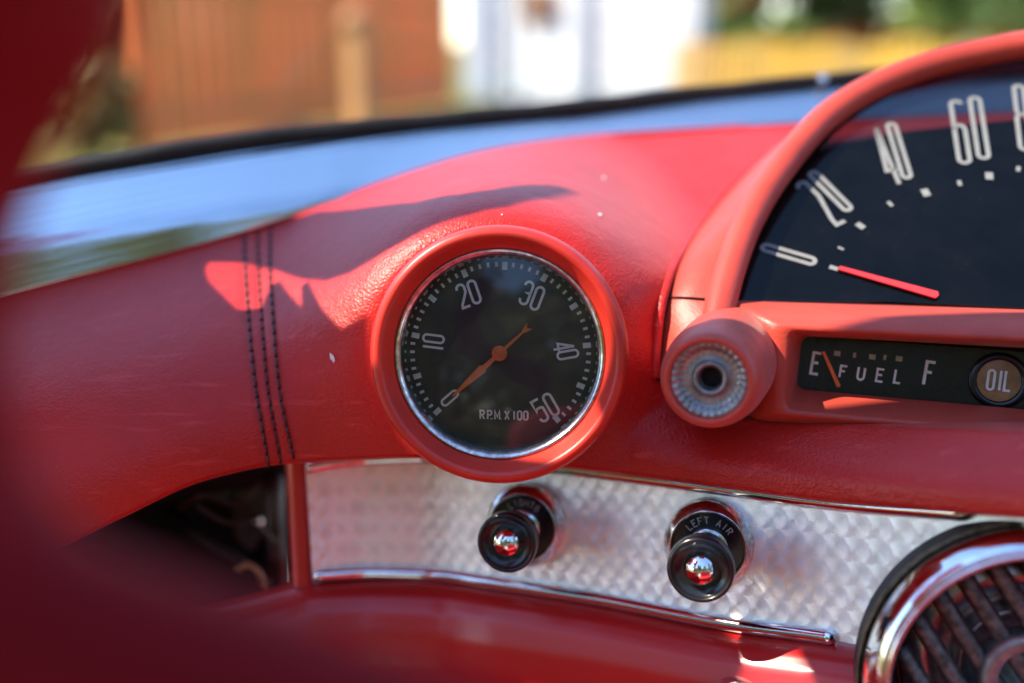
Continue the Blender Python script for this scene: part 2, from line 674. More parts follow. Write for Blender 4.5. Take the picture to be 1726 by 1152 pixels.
def glyph(ch, w):
    r = w / 2
    if ch in '0O':
        return [(arc(r, 1 - r, r, r, 0, 180) + arc(r, r, r, r, 180, 360), True)]
    if ch == '1' or ch == 'I':
        return [([(r, 0), (r, 1)], False)]
    if ch == '2':
        return [(arc(r, 1 - r, r, r, 190, -5) + [(w * .97, .62), (w * .05, .12), (0, .0), (w, .0)], False)]
    if ch == '3':
        return [(arc(r, 1 - r, r, r, 190, 0) + [(w, .66)] + arc(r, .55, r, .04, 0, -90, 4)
                 + arc(r, .47, r, .04, 90, 0, 4) + arc(r, r, r, r, 0, -190), False)]
    if ch == '4':
        return [([(w * .72, 0), (w * .72, .28)], False), ([(w * .72, 1), (0, .24), (w * 1.1, .24)], False), ([(w * .72, 1), (w * .72, .24)], False)]
    if ch == '5':
        return [([(w, 1), (0, 1), (0, .52)] + arc(r, .55, r, .07, 150, 0, 8) + arc(r, r, r, r, 0, -190), False)]
    if ch == '6':
        return [(arc(r, 1 - r, r, r, 10, 180) + arc(r, r, r, r, 180, 360) + arc(r, .52, r, .08, 0, 180, 10), False)]
    if ch == '8':
        return [(arc(r, 1 - r * .9, r * .9, r * .9, 0, 180) + arc(r, .6, r * .9, .06, 180, 360, 8), True),
                (arc(r, .48, r, .06, 0, 180, 8) + arc(r, r, r, r, 180, 360), True)]
    if ch == 'R':
        return [([(0, 0), (0, 1), (w * .5, 1)] + arc(w * .5, .76, w * .5, .24, 90, -90, 10) + [(0, .52)], False), ([(w * .45, .52), (w, 0)], False)]
    if ch == 'P':
        return [([(0, 0), (0, 1), (w * .5, 1)] + arc(w * .5, .74, w * .5, .26, 90, -90, 10) + [(0, .48)], False)]
    if ch == 'M':
        return [([(0, 0), (0, 1), (w * .6, .25), (w * 1.2, 1), (w * 1.2, 0)], False)]
    if ch == 'X':
        return [([(0, 0), (w, 1)], False), ([(0, 1), (w, 0)], False)]
    if ch == 'F':
        return [([(0, 0), (0, 1), (w, 1)], False), ([(0, .55), (w * .75, .55)], False)]
    if ch == 'E':
        return [([(w, 0), (0, 0), (0, 1), (w, 1)], False), ([(0, .53), (w * .8, .53)], False)]
    if ch == 'L':
        return [([(0, 1), (0, 0), (w, 0)], False)]
    if ch == 'U':
        return [([(0, 1)] + arc(r, r, r, r, 180, 360) + [(w, 1)], False)]
    if ch == 'A':
        return [([(0, 0), (w / 2, 1), (w, 0)], False), ([(w * .2, .33), (w * .8, .33)], False)]
    if ch == 'T':
        return [([(w / 2, 0), (w / 2, .98)], False), ([(-.05, 1), (w + .05, 1)], False)]
    if ch == 'G':
        return [(arc(r, 1 - r, r, r, 10, 180) + arc(r, r, r, r, 180, 360) + [(w, .48), (w * .55, .48)], False)]
    if ch == 'H':
        return [([(0, 0), (0, 1)], False), ([(w, 0), (w, 1)], False), ([(0, .5), (w, .5)], False)]
    if ch == 'S':
        return [(arc(r, .76, r, .24, 20, 180, 8) + arc(r, .5, r, .1, 180, 260, 4) + arc(r, .5, r, .1, 80, 0, 4) + arc(r, .24, r, .24, 0, -160, 8), False)]
    if ch == '.':
        return [([(0, 0), (0, .12)], False)]
    return []


def ribbon(pts, closed, wd):
    """2D stroke -> (verts, faces)"""
    p = [np.array(q, float) for q in pts]
    q = [p[0]]
    for a in p[1:]:
        if np.linalg.norm(a - q[-1]) > 1e-6:
            q.append(a)
    if closed and np.linalg.norm(q[0] - q[-1]) < 1e-6:
        q.pop()
    p = q
    n = len(p)
    L_, R_ = [], []
    for i in range(n):
        a = p[i - 1] if (closed or i > 0) else None
        c = p[(i + 1) % n] if (closed or i < n - 1) else None
        d0 = nrm(p[i] - a) if a is not None else None
        d1 = nrm(c - p[i]) if c is not None else None
        if d0 is None:
            d0 = d1
        if d1 is None:
            d1 = d0
        n0 = np.array([-d0[1], d0[0]])
        n1 = np.array([-d1[1], d1[0]])
        mN = n0 + n1
        if np.linalg.norm(mN) < 1e-3:
            mN = n0
        mN = nrm(mN)
        k = min(1 / max(0.35, float(np.dot(mN, n0))), 1.9)
        L_.append(p[i] + mN * wd / 2 * k)
        R_.append(p[i] - mN * wd / 2 * k)
    v = L_ + R_
    f = []
    for i in range(n if closed else n - 1):
        j = (i + 1) % n
        f.append((i, j, n + j, n + i))
    return v, f


class Plane2:
    """flat face: centre, right and up vectors in the world, normal to the viewer"""

    def __init__(self, c, r, u):
        self.c, self.r = np.asarray(c, float), nrm(r)
        self.u = nrm(np.asarray(u, float) - self.r * np.dot(u, self.r))
        n = np.cross(self.r, self.u)
        if np.dot(n, CAM - self.c) < 0:
            n = -n
        self.n = n

    def at(self, x, y, h=0.0):
        return self.c + self.r * x + self.u * y + self.n * h

    def pix(self, px, py):
        """where the line of sight of a photo pixel meets this face"""
        d = P(px, py, 1.0) - CAM
        t = np.dot(self.c - CAM, self.n) / np.dot(d, self.n)
        q = CAM + d * t - self.c
        return np.array([np.dot(q, self.r), np.dot(q, self.u)])


def put_glyph(mb, pl, ch, pos, rot, h, wr, stroke, lift=0.0002, thick=0.0):
    """glyph centred on pos (plane metres); rot anticlockwise degrees; wr = width/height"""
    ca, sa = math.cos(rad(rot)), math.sin(rad(rot))
    for pts, closed in glyph(ch, wr):
        v, f = ribbon(pts, closed, stroke)
        out = []
        for x, y in v:
            x, y = (x - wr / 2) * h, (y - .5) * h
            out.append(pl.at(pos[0] + x * ca - y * sa, pos[1] + x * sa + y * ca, lift))
        mb.add(out, f)


def put_quad(mb, pl, pos, rot, sx, sy, lift=0.0002):
    ca, sa = math.cos(rad(rot)), math.sin(rad(rot))
    o = []
    for x, y in ((-sx / 2, -sy / 2), (sx / 2, -sy / 2), (sx / 2, sy / 2), (-sx / 2, sy / 2)):
        o.append(pl.at(pos[0] + x * ca - y * sa, pos[1] + x * sa + y * ca, lift))
    mb.add(o, [(0, 1, 2, 3)])


# ================================================================== SETTING: ground, fences, house, trees
def gnd(px, depth):
    """ground point seen in photo column px at forward distance depth"""
    return np.array([(px - 863.0) / FPX * depth, depth, 0.0])


M['grass'] = mat('lawn', (0.12, 0.14, 0.03), rough=0.9, spec=0.1, var=0.4, var_scale=1.2, color2=(0.19, 0.14, 0.045), bump=0.6, bump_scale=40, bump_dist=0.03)
M['asphalt'] = mat('asphalt', (0.10, 0.10, 0.105), rough=0.85, spec=0.2, var=0.3, var_scale=3)
M['redwood'] = mat('red_brown_boards', (0.85, 0.20, 0.065), rough=0.75, spec=0.1, var=0.45, var_scale=1.0, vmap=(2.2, 2.2, .15), color2=(0.58, 0.20, 0.06))
M['orange_wood'] = mat('orange_wood', (0.50, 0.25, 0.10), rough=0.6, spec=0.2, var=0.3, var_scale=4)
M['yellow_wood'] = mat('yellow_boards', (0.72, 0.40, 0.05), rough=0.7, spec=0.2, var=0.35, var_scale=1.0, vmap=(2.5, 2.5, .2), color2=(0.50, 0.30, 0.08))
M['white_wall'] = mat('white_render', (0.74, 0.73, 0.70), rough=0.8, spec=0.2, var=0.06, var_scale=2)
M['grey_wall'] = mat('grey_trim', (0.36, 0.40, 0.46), rough=0.7, var=0.1, var_scale=2)
M['pot'] = mat('white_glaze', (0.82, 0.82, 0.80), rough=0.35, var=0.05, var_scale=4)
M['bark'] = mat('bark', (0.09, 0.065, 0.045), rough=0.9, var=0.4, var_scale=8, bump=0.5, bump_scale=20, bump_dist=0.02)


def leaf_mat(name, c, c2):
    return mat(name, c, rough=0.55, spec=0.3, var=0.5, var_scale=1.6, color2=c2)


M['leaf'] = leaf_mat('green_leaves', (0.10, 0.19, 0.025), (0.17, 0.22, 0.035))
M['leaf_dark'] = leaf_mat('dark_leaves', (0.055, 0.11, 0.02), (0.10, 0.13, 0.025))
M['leaf_olive'] = leaf_mat('olive_leaves', (0.17, 0.14, 0.03), (0.26, 0.17, 0.05))

mb = MB()
mb.add([(-150, -150, 0), (150, -150, 0), (150, 150, 0), (-150, 150, 0)], [(0, 1, 2, 3)])
kind(mb.build('ground', M['grass'], orient='cam'), 'structure')
mb = MB()
mb.add([(-1.2, 6, .004), (9, 6, .004), (9, 21, .004), (.6, 21, .004), (-.7, 16.5, .004)], [(0, 1, 2, 3, 4)])
kind(mb.build('driveway', M['asphalt'], orient='cam'), 'structure')
mb = MB()
mb.add([(-3.2, -4.5, .004), (5, -4.5, .004), (5, 4.5, .004), (-3.2, 4.5, .004)], [(0, 1, 2, 3)])  # pale ground added to bounce sunlight on to the shaded dash
kind(mb.build('pavement', mat('pale_concrete', (0.42, 0.40, 0.37), rough=0.9, spec=0.2, var=0.2, var_scale=2), orient='cam'), 'structure')


def board_fence(name, label, a, b, height, mat_, mat_post, pitch=0.14, gap=0.02, wavy=0.0, n_post=5):
    a, b = np.array(a, float), np.array(b, float)
    root = thing(name, label, 'fence', a)
    d = b - a
    L_ = np.linalg.norm(d)
    ang = math.atan2(d[1], d[0])
    n = int(L_ / pitch)
    mb = MB()
    for i in range(n):
        c = a + d * (i + .5) / n
        h = height + wavy * math.sin(i * .9) + random.uniform(-.015, .015)
        mb.box((c[0], c[1], 0.05 + h / 2), pitch - gap, 0.022, h, ang)
    mb.build('board_panel', mat_, root)
    nv = nrm((d[1], -d[0], 0))
    mr = MB()
    for z in (.4, height * .85):
        c = (a + d / 2) - nv * -.04 * (1 if nv[1] > 0 else -1)
        mr.box((c[0], c[1], z), L_, 0.04, 0.09, ang)
    mr.build('rail', mat_post, root)
    for k in range(n_post):
        c = a + d * k / (n_post - 1) + np.array([nv[0], nv[1], 0]) * .08 * (1 if nv[1] > 0 else -1)
        mp = MB()
        mp.box((c[0], c[1], (height - .1) / 2), .1, .1, height - .1, ang)
        mp.build('post', mat_post, root)
    return root


board_fence('board_fence', 'tall red brown board fence running back on the left beyond the windshield', gnd(258, 9.6), gnd(765, 16.5), 1.8,
            M['redwood'], M['redwood'], pitch=0.28, gap=0.03)
board_fence('board_fence', 'low sunlit yellow board fence under the green trees', gnd(1130, 16.4), gnd(1900, 12.6), 0.93,
            M['yellow_wood'], M['yellow_wood'], pitch=0.15, gap=0.045, wavy=0.04)

# orange gate post in front of the red fence
c = gnd(612, 10.4)
root = thing('gate_post', 'pale orange wooden post standing before the red brown fence', 'post', c)
mb = MB()
mb.box((c[0], c[1], .55), .24, .16, 1.10)
mb.build('shaft', M['orange_wood'], root)
lathe('finial', [(0.001, -.16), (.09, -.14), (.15, -.05), (.16, .02), (.1, .08), (.08, .1)][::-1], np.array([c[0], c[1], 1.18]), (0, 0, -1), M['orange_wood'], root, seg=24)

root.rotation_euler = (0, 0, rad(-40))

# white house
hc = gnd(960, 18.6)
root = thing('white_house', 'white rendered house front with grey corner and cream doors beyond the windshield', 'house', hc)
x0, x1 = gnd(775, 18.4)[0], gnd(1160, 18.4)[0]
mb = MB()
mb.box(((x0 + x1) / 2, 19.3, 1.35), x1 - x0, 1.4, 2.7)
mb.build('wall', M['white_wall'], root)
mb = MB()
xg = gnd(800, 18.4)[0]
mb.box((xg, 18.5, 1.35), .55, .25, 2.7)
mb.build('corner_pilaster', M['grey_wall'], root)
for px, wd, col in ((830, .75, M['white_wall']), (1085, 1.75, M['white_wall'])):
    xx = gnd(px, 18.45)[0]
    mb = MB()
    mb.box((xx, 18.56, 1.08), wd, .09, 2.16)
    d_ = mb.build('door', col, root)
    for k in range(4):
        mb = MB()
        mb.box((xx, 18.50, .35 + k * .5), wd * .8, .03, .04)
        mb.build('door_moulding', M['grey_wall'], d_)
mb = MB()
xx = gnd(905, 18.4)[0]
mb.box((xx, 18.52, 1.62), .55, .14, .55)
wd_ = mb.build('window', M['orange_wood'], root)
mb = MB()
mb.box((xx, 18.44, 1.62), .34, .02, .34)
mb.build('pane', M['dark_metal'], wd_)
mb = MB()
mb.box((gnd(985, 18.4)[0], 18.5, 1.34), .22, .2, 2.68)
mb.build('drainpipe', M['grey_wall'], root)

root.rotation_euler = (0, 0, rad(-24))

# white urn before the house
c = gnd(925, 15.2)
root = thing('garden_urn', 'large white bell shaped garden urn before the white house', 'planter', c)
lathe('bowl', [(.001, -.30), (.10, -.32), (.20, -.55), (.34, -.85), (.46, -1.15), (.50, -1.38), (.54, -1.42), (.52, -1.46), (.44, -1.44), (.40, -1.2)],
      c, (0, 0, 1), M['pot'], root, seg=40)
lathe('foot', [(.24, 0), (.24, -.06), (.12, -.14), (.08, -.22), (.1, -.315)], c, (0, 0, 1), M['pot'], root, seg=40)

# garden lamp by the yellow fence (white globe)
c = gnd(1612, 12.2)
root = thing('globe_lamp', 'white globe garden lamp on a thin post before the yellow fence', 'lamp', c)
tube('post', [c, c + np.array([0, 0, 1.0])], .03, M['dark_metal'], root, seg=10)
lathe('globe', [(.2 * math.sin(math.pi * k / 14) + .0005, -1.18 - .2 * math.cos(math.pi * k / 14)) for k in range(15)], c, (0, 0, 1), M['pot'], root, seg=24)


def tree(name, label, loc, h, crown_r, leaf, n=2600, size=.13, group=None, low=.35, blobs=16):
    loc = np.array(loc, float)
    root = thing(name, label, 'tree' if h > 2.0 else 'bush', loc, group)
    mbt = MB()
    top = loc + np.array([random.uniform(-.2, .2), random.uniform(-.2, .2), h * .8])
    path = [loc + (top - loc) * t + np.array([math.sin(t * 5) * .05 * h / 4, math.cos(t * 4) * .04 * h / 4, 0]) for t in np.linspace(0, 1, 8)]
    r0 = .035 * h
    mbt.add(*tube_data(path, [r0 * (1 - .8 * t) for t in np.linspace(0, 1, 8)], 10))
    cents = []
    for k in range(blobs):
        a = random.uniform(0, 2 * math.pi)
        zz = random.uniform(low, .98)
        rr = crown_r * (1 - abs(zz - .55) * 1.1) * random.uniform(.35, .95)
        cpos = loc + np.array([rr * math.cos(a), rr * math.sin(a), h * zz])
        cents.append((cpos, crown_r * random.uniform(.28, .5)))
        st = path[min(7, int(zz * 6))]
        mbt.add(*tube_data([st, (st + cpos) / 2 + np.array([0, 0, .05 * h]), cpos], [r0 * .35, r0 * .22, r0 * .06], 6))
    mbt.build('trunk', M['bark'], root, smooth=True)
    v, f = [], []
    for i in range(n):
        cpos, cr = random.choice(cents)
        d = nrm(np.array([random.gauss(0, 1) for _ in range(3)])) * cr * random.random()**.4
        p = cpos + d
        if p[2] < .03:
            continue
        a = nrm(np.array([random.gauss(0, 1) for _ in range(3)]))
        b = nrm(np.cross(a, nrm(d) + np.array([.1, .2, .3])))
        s = size * random.uniform(.6, 1.3)
        k = len(v)
        v += [p - a * s, p + b * s * .45, p + a * s, p - b * s * .45]
        f.append((k, k + 1, k + 2, k + 3))
    link_mesh('crown', v, f, leaf, root, False, None, None)
    return root


TL = 'trees and shrubs behind the yellow fence'
for k, (px, dep, h, cr, lf, lab) in enumerate([
        (1190, 22, 4.2, 1.5, 'leaf', 'bright green tree nearest the white house corner'),
        (1300, 20.5, 3.6, 1.5, 'leaf_dark', 'dark green tree behind the yellow fence, second from the house'),
        (1430, 22, 4.6, 1.8, 'leaf', 'broad green tree in the middle of the row behind the yellow fence'),
        (1560, 19.5, 3.8, 1.5, 'leaf', 'mid green tree behind the globe lamp'),
        (1700, 18.5, 4.4, 1.9, 'leaf_dark', 'tall dark tree above the instrument hood, farthest from the house')]):
    tree('leafy_tree', lab, gnd(px, dep), h, cr, M[lf], n=3200, size=.16, group=TL, low=.22)
tree('shrub', 'green shrub spilling over the yellow fence, near the house', gnd(1265, 16.5), 1.25, .75, M['leaf'], n=1400, size=.09, low=.45, group='shrubs at the yellow fence')
tree('shrub', 'dark shrub leaning on the far end of the yellow fence', gnd(1690, 14.2), 1.5, .85, M['leaf_dark'], n=1600, size=.09, low=.3, group='shrubs at the yellow fence')
M['leaf_brown'] = leaf_mat('brown_leaves', (0.20, 0.12, 0.04), (0.30, 0.16, 0.06))
for k, px in enumerate((95, 165, 228)):
    tree('brown_bush', ('brown bush farthest from the red brown fence end', 'brown bush between two others left of the fence', 'brown bush touching the end of the red brown fence')[k],
         gnd(px, 11.5 + k * .3), 2.0 + .2 * k, .75, M['leaf_brown'], n=2000, size=.11, low=.12, group='brown bushes left of the fence')
tree('shrub', 'brown olive shrub at the near end of the red brown fence', gnd(170, 9.2), .75, .5, M['leaf_olive'], n=1500, size=.08, low=.2)

# ================================================================== DASHBOARD PAD
XC = [-340, -200, 0, 115, 209, 348, 480, 600, 700, 840, 980, 1196, 1412, 1640, 1950, 2600]
yT = spline(XC, [600, 556, 500, 470, 447, 410, 370, 325, 288, 252, 232, 216, 203, 192, 180, 172])
zT = spline(XC, [.515, .525, .535, .54, .546, .556, .572, .59, .61, .63, .655, .68, .69, .685, .665, .62])
yB = spline(XC, [1045, 1000, 960, 912, 866, 804, 777, 771, 768, 776, 787, 815, 843, 862, 885, 950])
zB = spline(XC, [.428, .435, .44, .445, .45, .458, .465, .471, .477, .475, .465, .445, .415, .377, .338, .31])
TC = (839.0, 600.0)               # tachometer centre in the photo
TZ = 0.420                        # its front rim
# dial face of the speedometer
SPD_A, SPD_B, SPD_C = P(1235, 506, .478), P(1726, 518, .452), P(1500, 100, .565)
SPD = Plane2(SPD_A, SPD_B - SPD_A, SPD_C - SPD_A)


def plane_z(pl, px, py):
    d = P(px, py, 1.0) - CAM
    return float(np.dot(pl.c - CAM, pl.n) / np.dot(d, pl.n))


def seam_x(y):
    return float(np.interp(y, [360, 440, 520, 650, 780], [433, 436, 440, 451, 473]))


def pad_z(x, y):
    t = (y - yT(x)) / (yB(x) - yT(x))
    tt = min(max(t, 0), 1)
    z = zT(x) + (zB(x) - zT(x)) * (1 - (1 - tt)**2.1) - .006 * math.sin(math.pi * tt)
    # swelling round the tachometer
    dx, dy = x - TC[0], y - TC[1]
    r = math.hypot(dx, dy)
    wgt = 1 - sstep(212, 430, r)
    if r < 440:
        zt = min(z, .458)
        z = z + (zt - z) * wgt
    # stitched seam dips slightly
    z += .0014 * math.exp(-((x - seam_x(y)) / 5.0)**2)
    for off_ in (-24, 24):
        z += .0006 * math.exp(-((x - seam_x(y) - off_ + 2) / 6.0)**2)
    # the pad falls back under the instrument housing and the gauge housing hides it
    z += .020 * sstep(1000, 1200, x) * (1 - sstep(.72, .97, tt)) * sstep(.4, .6, tt)
    if x > 1200:
        k = sstep(1225, 1290, x) * sstep(470, 510, y) * (1 - sstep(670, 712 + .05 * (x - 1300), y))
        if .52 > z:
            z = z + (.52 - z) * k
    # hollow behind the speedometer window
    if x > 1150 and y < 600:
        k = sstep(1190, 1300, x) * (1 - sstep(520, 590, y))
        zd = plane_z(SPD, x, y) + .05
        if zd > z:
            z = z + (zd - z) * k
    return z


def pad(x, y, lift=0.0):
    return P(x, y, pad_z(x, y) - lift)


dash = thing('dashboard', 'red leather padded dashboard with dark stitched seams', 'dashboard', P(800, 800, .60))
rows = []
NX, NY = 580, 150
xs = np.linspace(-340, 2600, NX)
for j in range(NY + 1):
    t = j / NY
    rows.append([pad(x, yT(x) + (yB(x) - yT(x)) * t) for x in xs])
pre = [[P(x, yT(x) + 3, pad_z(x, yT(x)) + .012) for x in xs]]
post = [[P(x, yB(x) + 5, zB(x) + .002) for x in xs], [P(x, yB(x) + 6, zB(x) + .006) for x in xs], [P(x, yB(x) + 1, zB(x) + .035) for x in xs]]
grid('pad', pre + rows + post, M['leather'], dash)


# stitched seams
def stitch_row(line, period=19.0, w=.00052, dots=False):
    """returns (threads, needle holes) as two mesh builders"""
    ys = [p[1] for p in line]
    fx = spline(ys, [p[0] for p in line])
    mb, mh = MB(), MB()
    y = ys[0]
    while y < ys[-1] - 4:
        pr = period * (.62 + .38 * sstep(ys[0], ys[0] + 260, y)) * random.uniform(.86, 1.14)
        e = y + pr * .86
        path = []
        for k in range(7):
            q = y + (e - y) * k / 6
            path.append(pad(fx(q) + random.uniform(-.25, .25) + (k - 3) * .45, q, .0001 + .0009 * math.sin(math.pi * k / 6)))
        mb.add(*tube_data(path, [w * .7, w, w * 1.1, w * 1.1, w * 1.1, w, w * .7], 8))
        c_ = y + pr * .93
        mh.add(*tube_data([pad(fx(c_) - 1.6, c_ - .8, .0003), pad(fx(c_) + 1.9, c_ + .8, .0003)], w * (1.5 if not dots else 2.0), 8))
        y += pr
    return mb, mh


M['hole'] = mat('needle_hole', (0.012, 0.006, 0.006), rough=0.8)
for ln, nm, dt in (([(412, 390), (413, 440), (418, 520), (428, 630), (452, 778)], 'stitching', False),
                   ([(434, 383), (436, 440), (440, 520), (451, 650), (473, 778)], 'seam_stitching', True),
                   ([(456, 376), (455, 440), (459, 520), (470, 650), (494, 770)], 'stitching', False)):
    th, ho = stitch_row(ln, dots=dt, w=.00042 if dt else .00055)
    th = th.build(nm, M['thread'], dash, True)
    ho.build('stitching_holes', M['hole'], th, True)

# beaded edge along the cowl
tube('edge_piping', [P(x, yT(x) + 1, zT(x) - .001) for x in np.linspace(-340, 1260, 90)], .0016, M['paint'], dash, 10)

# painted lower panel
XL = [-340, -200, 120, 300, 480, 526, 623, 730, 838, 1000, 1239, 1412, 1500, 1700, 2600]
yl = spline(XL, [1120, 1100, 1070, 1040, 992, 975, 970, 973, 988, 1013, 1058, 1080, 1095, 1130, 1240])
zl = spline(XL, [.46, .47, .495, .512, .524, .526, .530, .527, .512, .490, .456, .430, .418, .40, .365])
rows = []
xs = np.linspace(-340, 2600, 380)
PROF = [(-6, .024), (-3, .006)] + [(d_, float(np.interp(d_, [0, 4, 12, 30, 60, 100, 150, 210, 270, 330, 420], [.003, 0, -.003, -.009, -.014, -.0165, -.016, -.011, -.003, .01, .05]))) for d_ in range(0, 424, 8)]
for dy, dz in PROF:
    rows.append([P(x, yl(x) + dy, zl(x) + dz) for x in xs])
grid('lower_panel', rows, M['paint'], dash, hole=(1752, 1168, 282))

# red post between the foot opening and the metal panel
rows = []
for y in np.linspace(772, 990, 14):
    r = []
    for x, dz in ((482, .05), (483, .004), (487, .001), (494, 0), (503, 0), (510, .001), (516, .003), (518, .03)):
        r.append(P(x + (y - 772) * .045, y, .521 + dz))
    rows.append(r)
grid('side_post', rows, M['paint'], dash)

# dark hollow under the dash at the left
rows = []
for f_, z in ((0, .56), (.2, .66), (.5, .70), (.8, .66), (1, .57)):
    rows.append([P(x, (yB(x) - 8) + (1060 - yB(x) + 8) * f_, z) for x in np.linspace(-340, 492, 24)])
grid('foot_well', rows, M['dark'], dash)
tube('brace_tube', [P(462, 770, .60), P(463, 850, .60), P(466, 930, .60), P(468, 1000, .61)], .006, M['dark_metal'], dash, 14)
tube('cable', [P(280, 850, .62), P(330, 900, .60), P(390, 935, .59), (P(450, 990, .60))], .004, M['rubber'], dash, 10)
tube('wire_loop', catmull([P(400, 962, .585), P(418, 953, .58), P(436, 966, .58), P(445, 992, .585)], 16), .0018, M['amber'], dash, 8)
v, f = prism([P(345, 822, .63), P(372, 812, .63), P(390, 832, .63), P(368, 845, .63)], .01, Dv(0, 0, 1))
link_mesh('relay_box', v, f, M['dark_metal'], dash, False, None, 'closed')

tube('wire', catmull([P(300, 858, .60), P(345, 835, .59), P(400, 850, .60), P(440, 812, .60), P(470, 800, .61)], 24), .0016, M['dark_metal'], dash, 8)
tube('wire', catmull([P(330, 850, .585), P(380, 880, .58), P(430, 885, .585), P(480, 930, .60)], 24), .0013, M['dark_metal'], dash, 8)
v, f = prism([P(392, 800, .64), P(446, 792, .64), P(448, 900, .64), P(420, 930, .64), P(396, 905, .64)], .004, Dv(0, 0, 1))
link_mesh('bracket', v, f, M['dark_metal'], dash, False, None, 'closed')
for x, y in ((408, 815), (432, 880)):
    lathe('bolt', [(.0001, -.003), (.004, -.0028), (.0045, .001)], P(x, y, .638), Dv(0, 0, 1), M['old_chrome'], dash, 16)

# small crumbs of white paint on the pad
for (x, y, a, b) in ((560, 603, 4, 8), (1011, 362, 3.5, 2.5), (1018, 300, 2, 2), (846, 362, 1.2, 1.2)):
    pts = []
    for k in range(9):
        t = 2 * math.pi * k / 9
        rr = random.uniform(.7, 1.2)
        pts.append(pad(x + a * rr * math.cos(t) + .25 * b * math.sin(t), y + b * rr * math.sin(t), .0003))
    v, f = prism(pts, .0006, Dv(0, 0, -1))
    tag(link_mesh('white_speck', v, f, M['flake'], None, False, None, 'closed'),
        {560: 'largest white paint fleck, low on the red leather left of the tachometer',
         1011: 'white crumb on the dashboard top right of the tachometer rim',
         1018: 'tiny white crumb on the sunlit dashboard top nearest the metal cowl',
         846: 'tiny white crumb on the leather just above the tachometer'}[x], 'fleck', 'white flecks on the red leather')

# ================================================================== COWL STRIP, GASKET, WINDSHIELD
XG = [-340, -260, 60, 200, 400, 600, 830, 950, 1200, 1450, 1950, 2600]
yG = spline(XG, [372, 345, 298, 275, 245, 222, 200, 190, 160, 136, 112, 100])
zG = spline(XG, [.57, .575, .588, .598, .622, .648, .680, .695, .725, .735, .715, .675])


def smoothed(fn, w=70):
    return lambda x: float(np.mean([fn(x + k * w / 4) for k in range(-4, 5)]))


zTs, zGs, yGs = smoothed(zT), smoothed(zG), smoothed(yG, 40)
rows, uvs = [], []
xs = np.linspace(-340, 2600, 270)
NT = 48
for j in range(NT + 1):
    t = j / NT
    r, u = [], []
    for x in xs:
        roll = float(np.interp(x, [-200, 0, 200, 400, 560, 680], [.40, .46, .54, .66, .82, 1.1]))
        g, tot = 0.0, 0.0
        for m_ in range(60):
            tm = (m_ + .5) / 60
            sl = 1 - 1.03 * sstep(roll - .12, roll + .20, tm)
            tot += sl
            if tm < t:
                g += sl
        a = zTs(x) - .003
        z = a + (zGs(x) - a) * (1 - g / tot)
        r.append(P(x, yGs(x) + (yT(x) - yGs(x)) * t, z))
        u.append((x / 1000.0, t))
    rows.append(r)
    uvs.append(u)
last = [P(x, yT(x) + 2, zTs(x) + .006) for x in xs]
rows.append(last)
uvs.append([(x / 1000, 1.02) for x in xs])
cowl = grid('cowl_strip', rows, M['cowl'], uv=uvs)
tag(cowl, 'polished metal cowl strip reflecting blue sky behind the red dashboard', 'trim strip')

ws = thing('windshield', 'curved windshield glass in a black rubber gasket', 'windshield', P(700, 212, .71))
gp = [P(x, yG(x) - 4 + 1.2 * math.sin(x * .011) + .8 * math.sin(x * .037), zG(x)) for x in np.linspace(-340, 2600, 190)]
tube('gasket', gp, .0062, M['rubber'], ws, 12)
rows = []
for k in range(13):
    t = k / 12
    rows.append([P(x, yG(x) - 2, zG(x) + .001) + np.array([0, -.34, .46]) * t + np.array([0, .05, 0]) * math.sin(math.pi * t)
                 + np.array([0, 0, .002]) for x in np.linspace(-340, 2600, 50)])
g = grid('pane', rows, M['windshield'], ws)

# round screw on the cowl, bright clip at the gasket
c = P(832, 236, .685)
lathe('cowl_screw', [(.0005, -.004), (.0035, -.0036), (.0058, -.002), (.0062, 0), (.0062, .006)], c, nrm(Dv(0, -.5, .85)), M['dome'], None, 24)
tag(bpy.data.objects['cowl_screw'], 'small round chrome screw on the polished cowl strip', 'screw')
c = P(1388, 132, .725)
lathe('chrome_clip', [(.0003, -.0022), (.0022, -.002), (.0032, -.001), (.0033, .001), (.0033, .004)], c, nrm(Dv(0, -.3, 1)), M['dome'], None, 24)
tag(bpy.data.objects['chrome_clip'], 'bright chrome clip on the gasket beside the instrument hood', 'clip')

# ================================================================== ENGINE-TURNED PANEL
XP = [513, 560, 623, 700, 840, 980, 1196, 1412, 1641, 1760, 2600]
zP = spline(XP, [.522, .527, .530, .530, .513, .494, .462, .430, .394, .374, .335])
yPt = spline(XP, [787, 778, 772, 769, 775, 790, 817, 845, 863, 874, 955])
XQ = [513, 526, 623, 730, 838, 1000, 1239, 1412, 1470, 1760, 2600]
yPb = spline(XQ, [976, 975, 970, 973, 988, 1013, 1058, 1081, 1092, 1140, 1250])
pan = thing('metal_panel', 'engine turned aluminium panel with bright trim above the red lower dash', 'panel', P(900, 900, .54))
rows, uvs = [], []
xs = np.linspace(515, 2600, 520)
ulen = [0.0]
for i in range(1, len(xs)):
    ulen.append(ulen[-1] + np.linalg.norm(P(xs[i], 880, zP(xs[i])) - P(xs[i - 1], 880, zP(xs[i - 1]))))
for j in range(41):
    t = j / 40
    r, u = [], []
    for i, x in enumerate(xs):
        sk = (1 - sstep(515, 600, x)) * 12 * t
        y = yPt(x) + (yPb(x) - yPt(x)) * t
        q = P(x + sk, y, zP(x))
        r.append(q)
        u.append((ulen[i] / .0092, ((y - 576) * zP(x) / FPX) / .0105))
    rows.append(r)
    uvs.append(u)
grid('plate', rows, M['turned'], pan, uv=uvs, hole=(1752, 1168, 284))
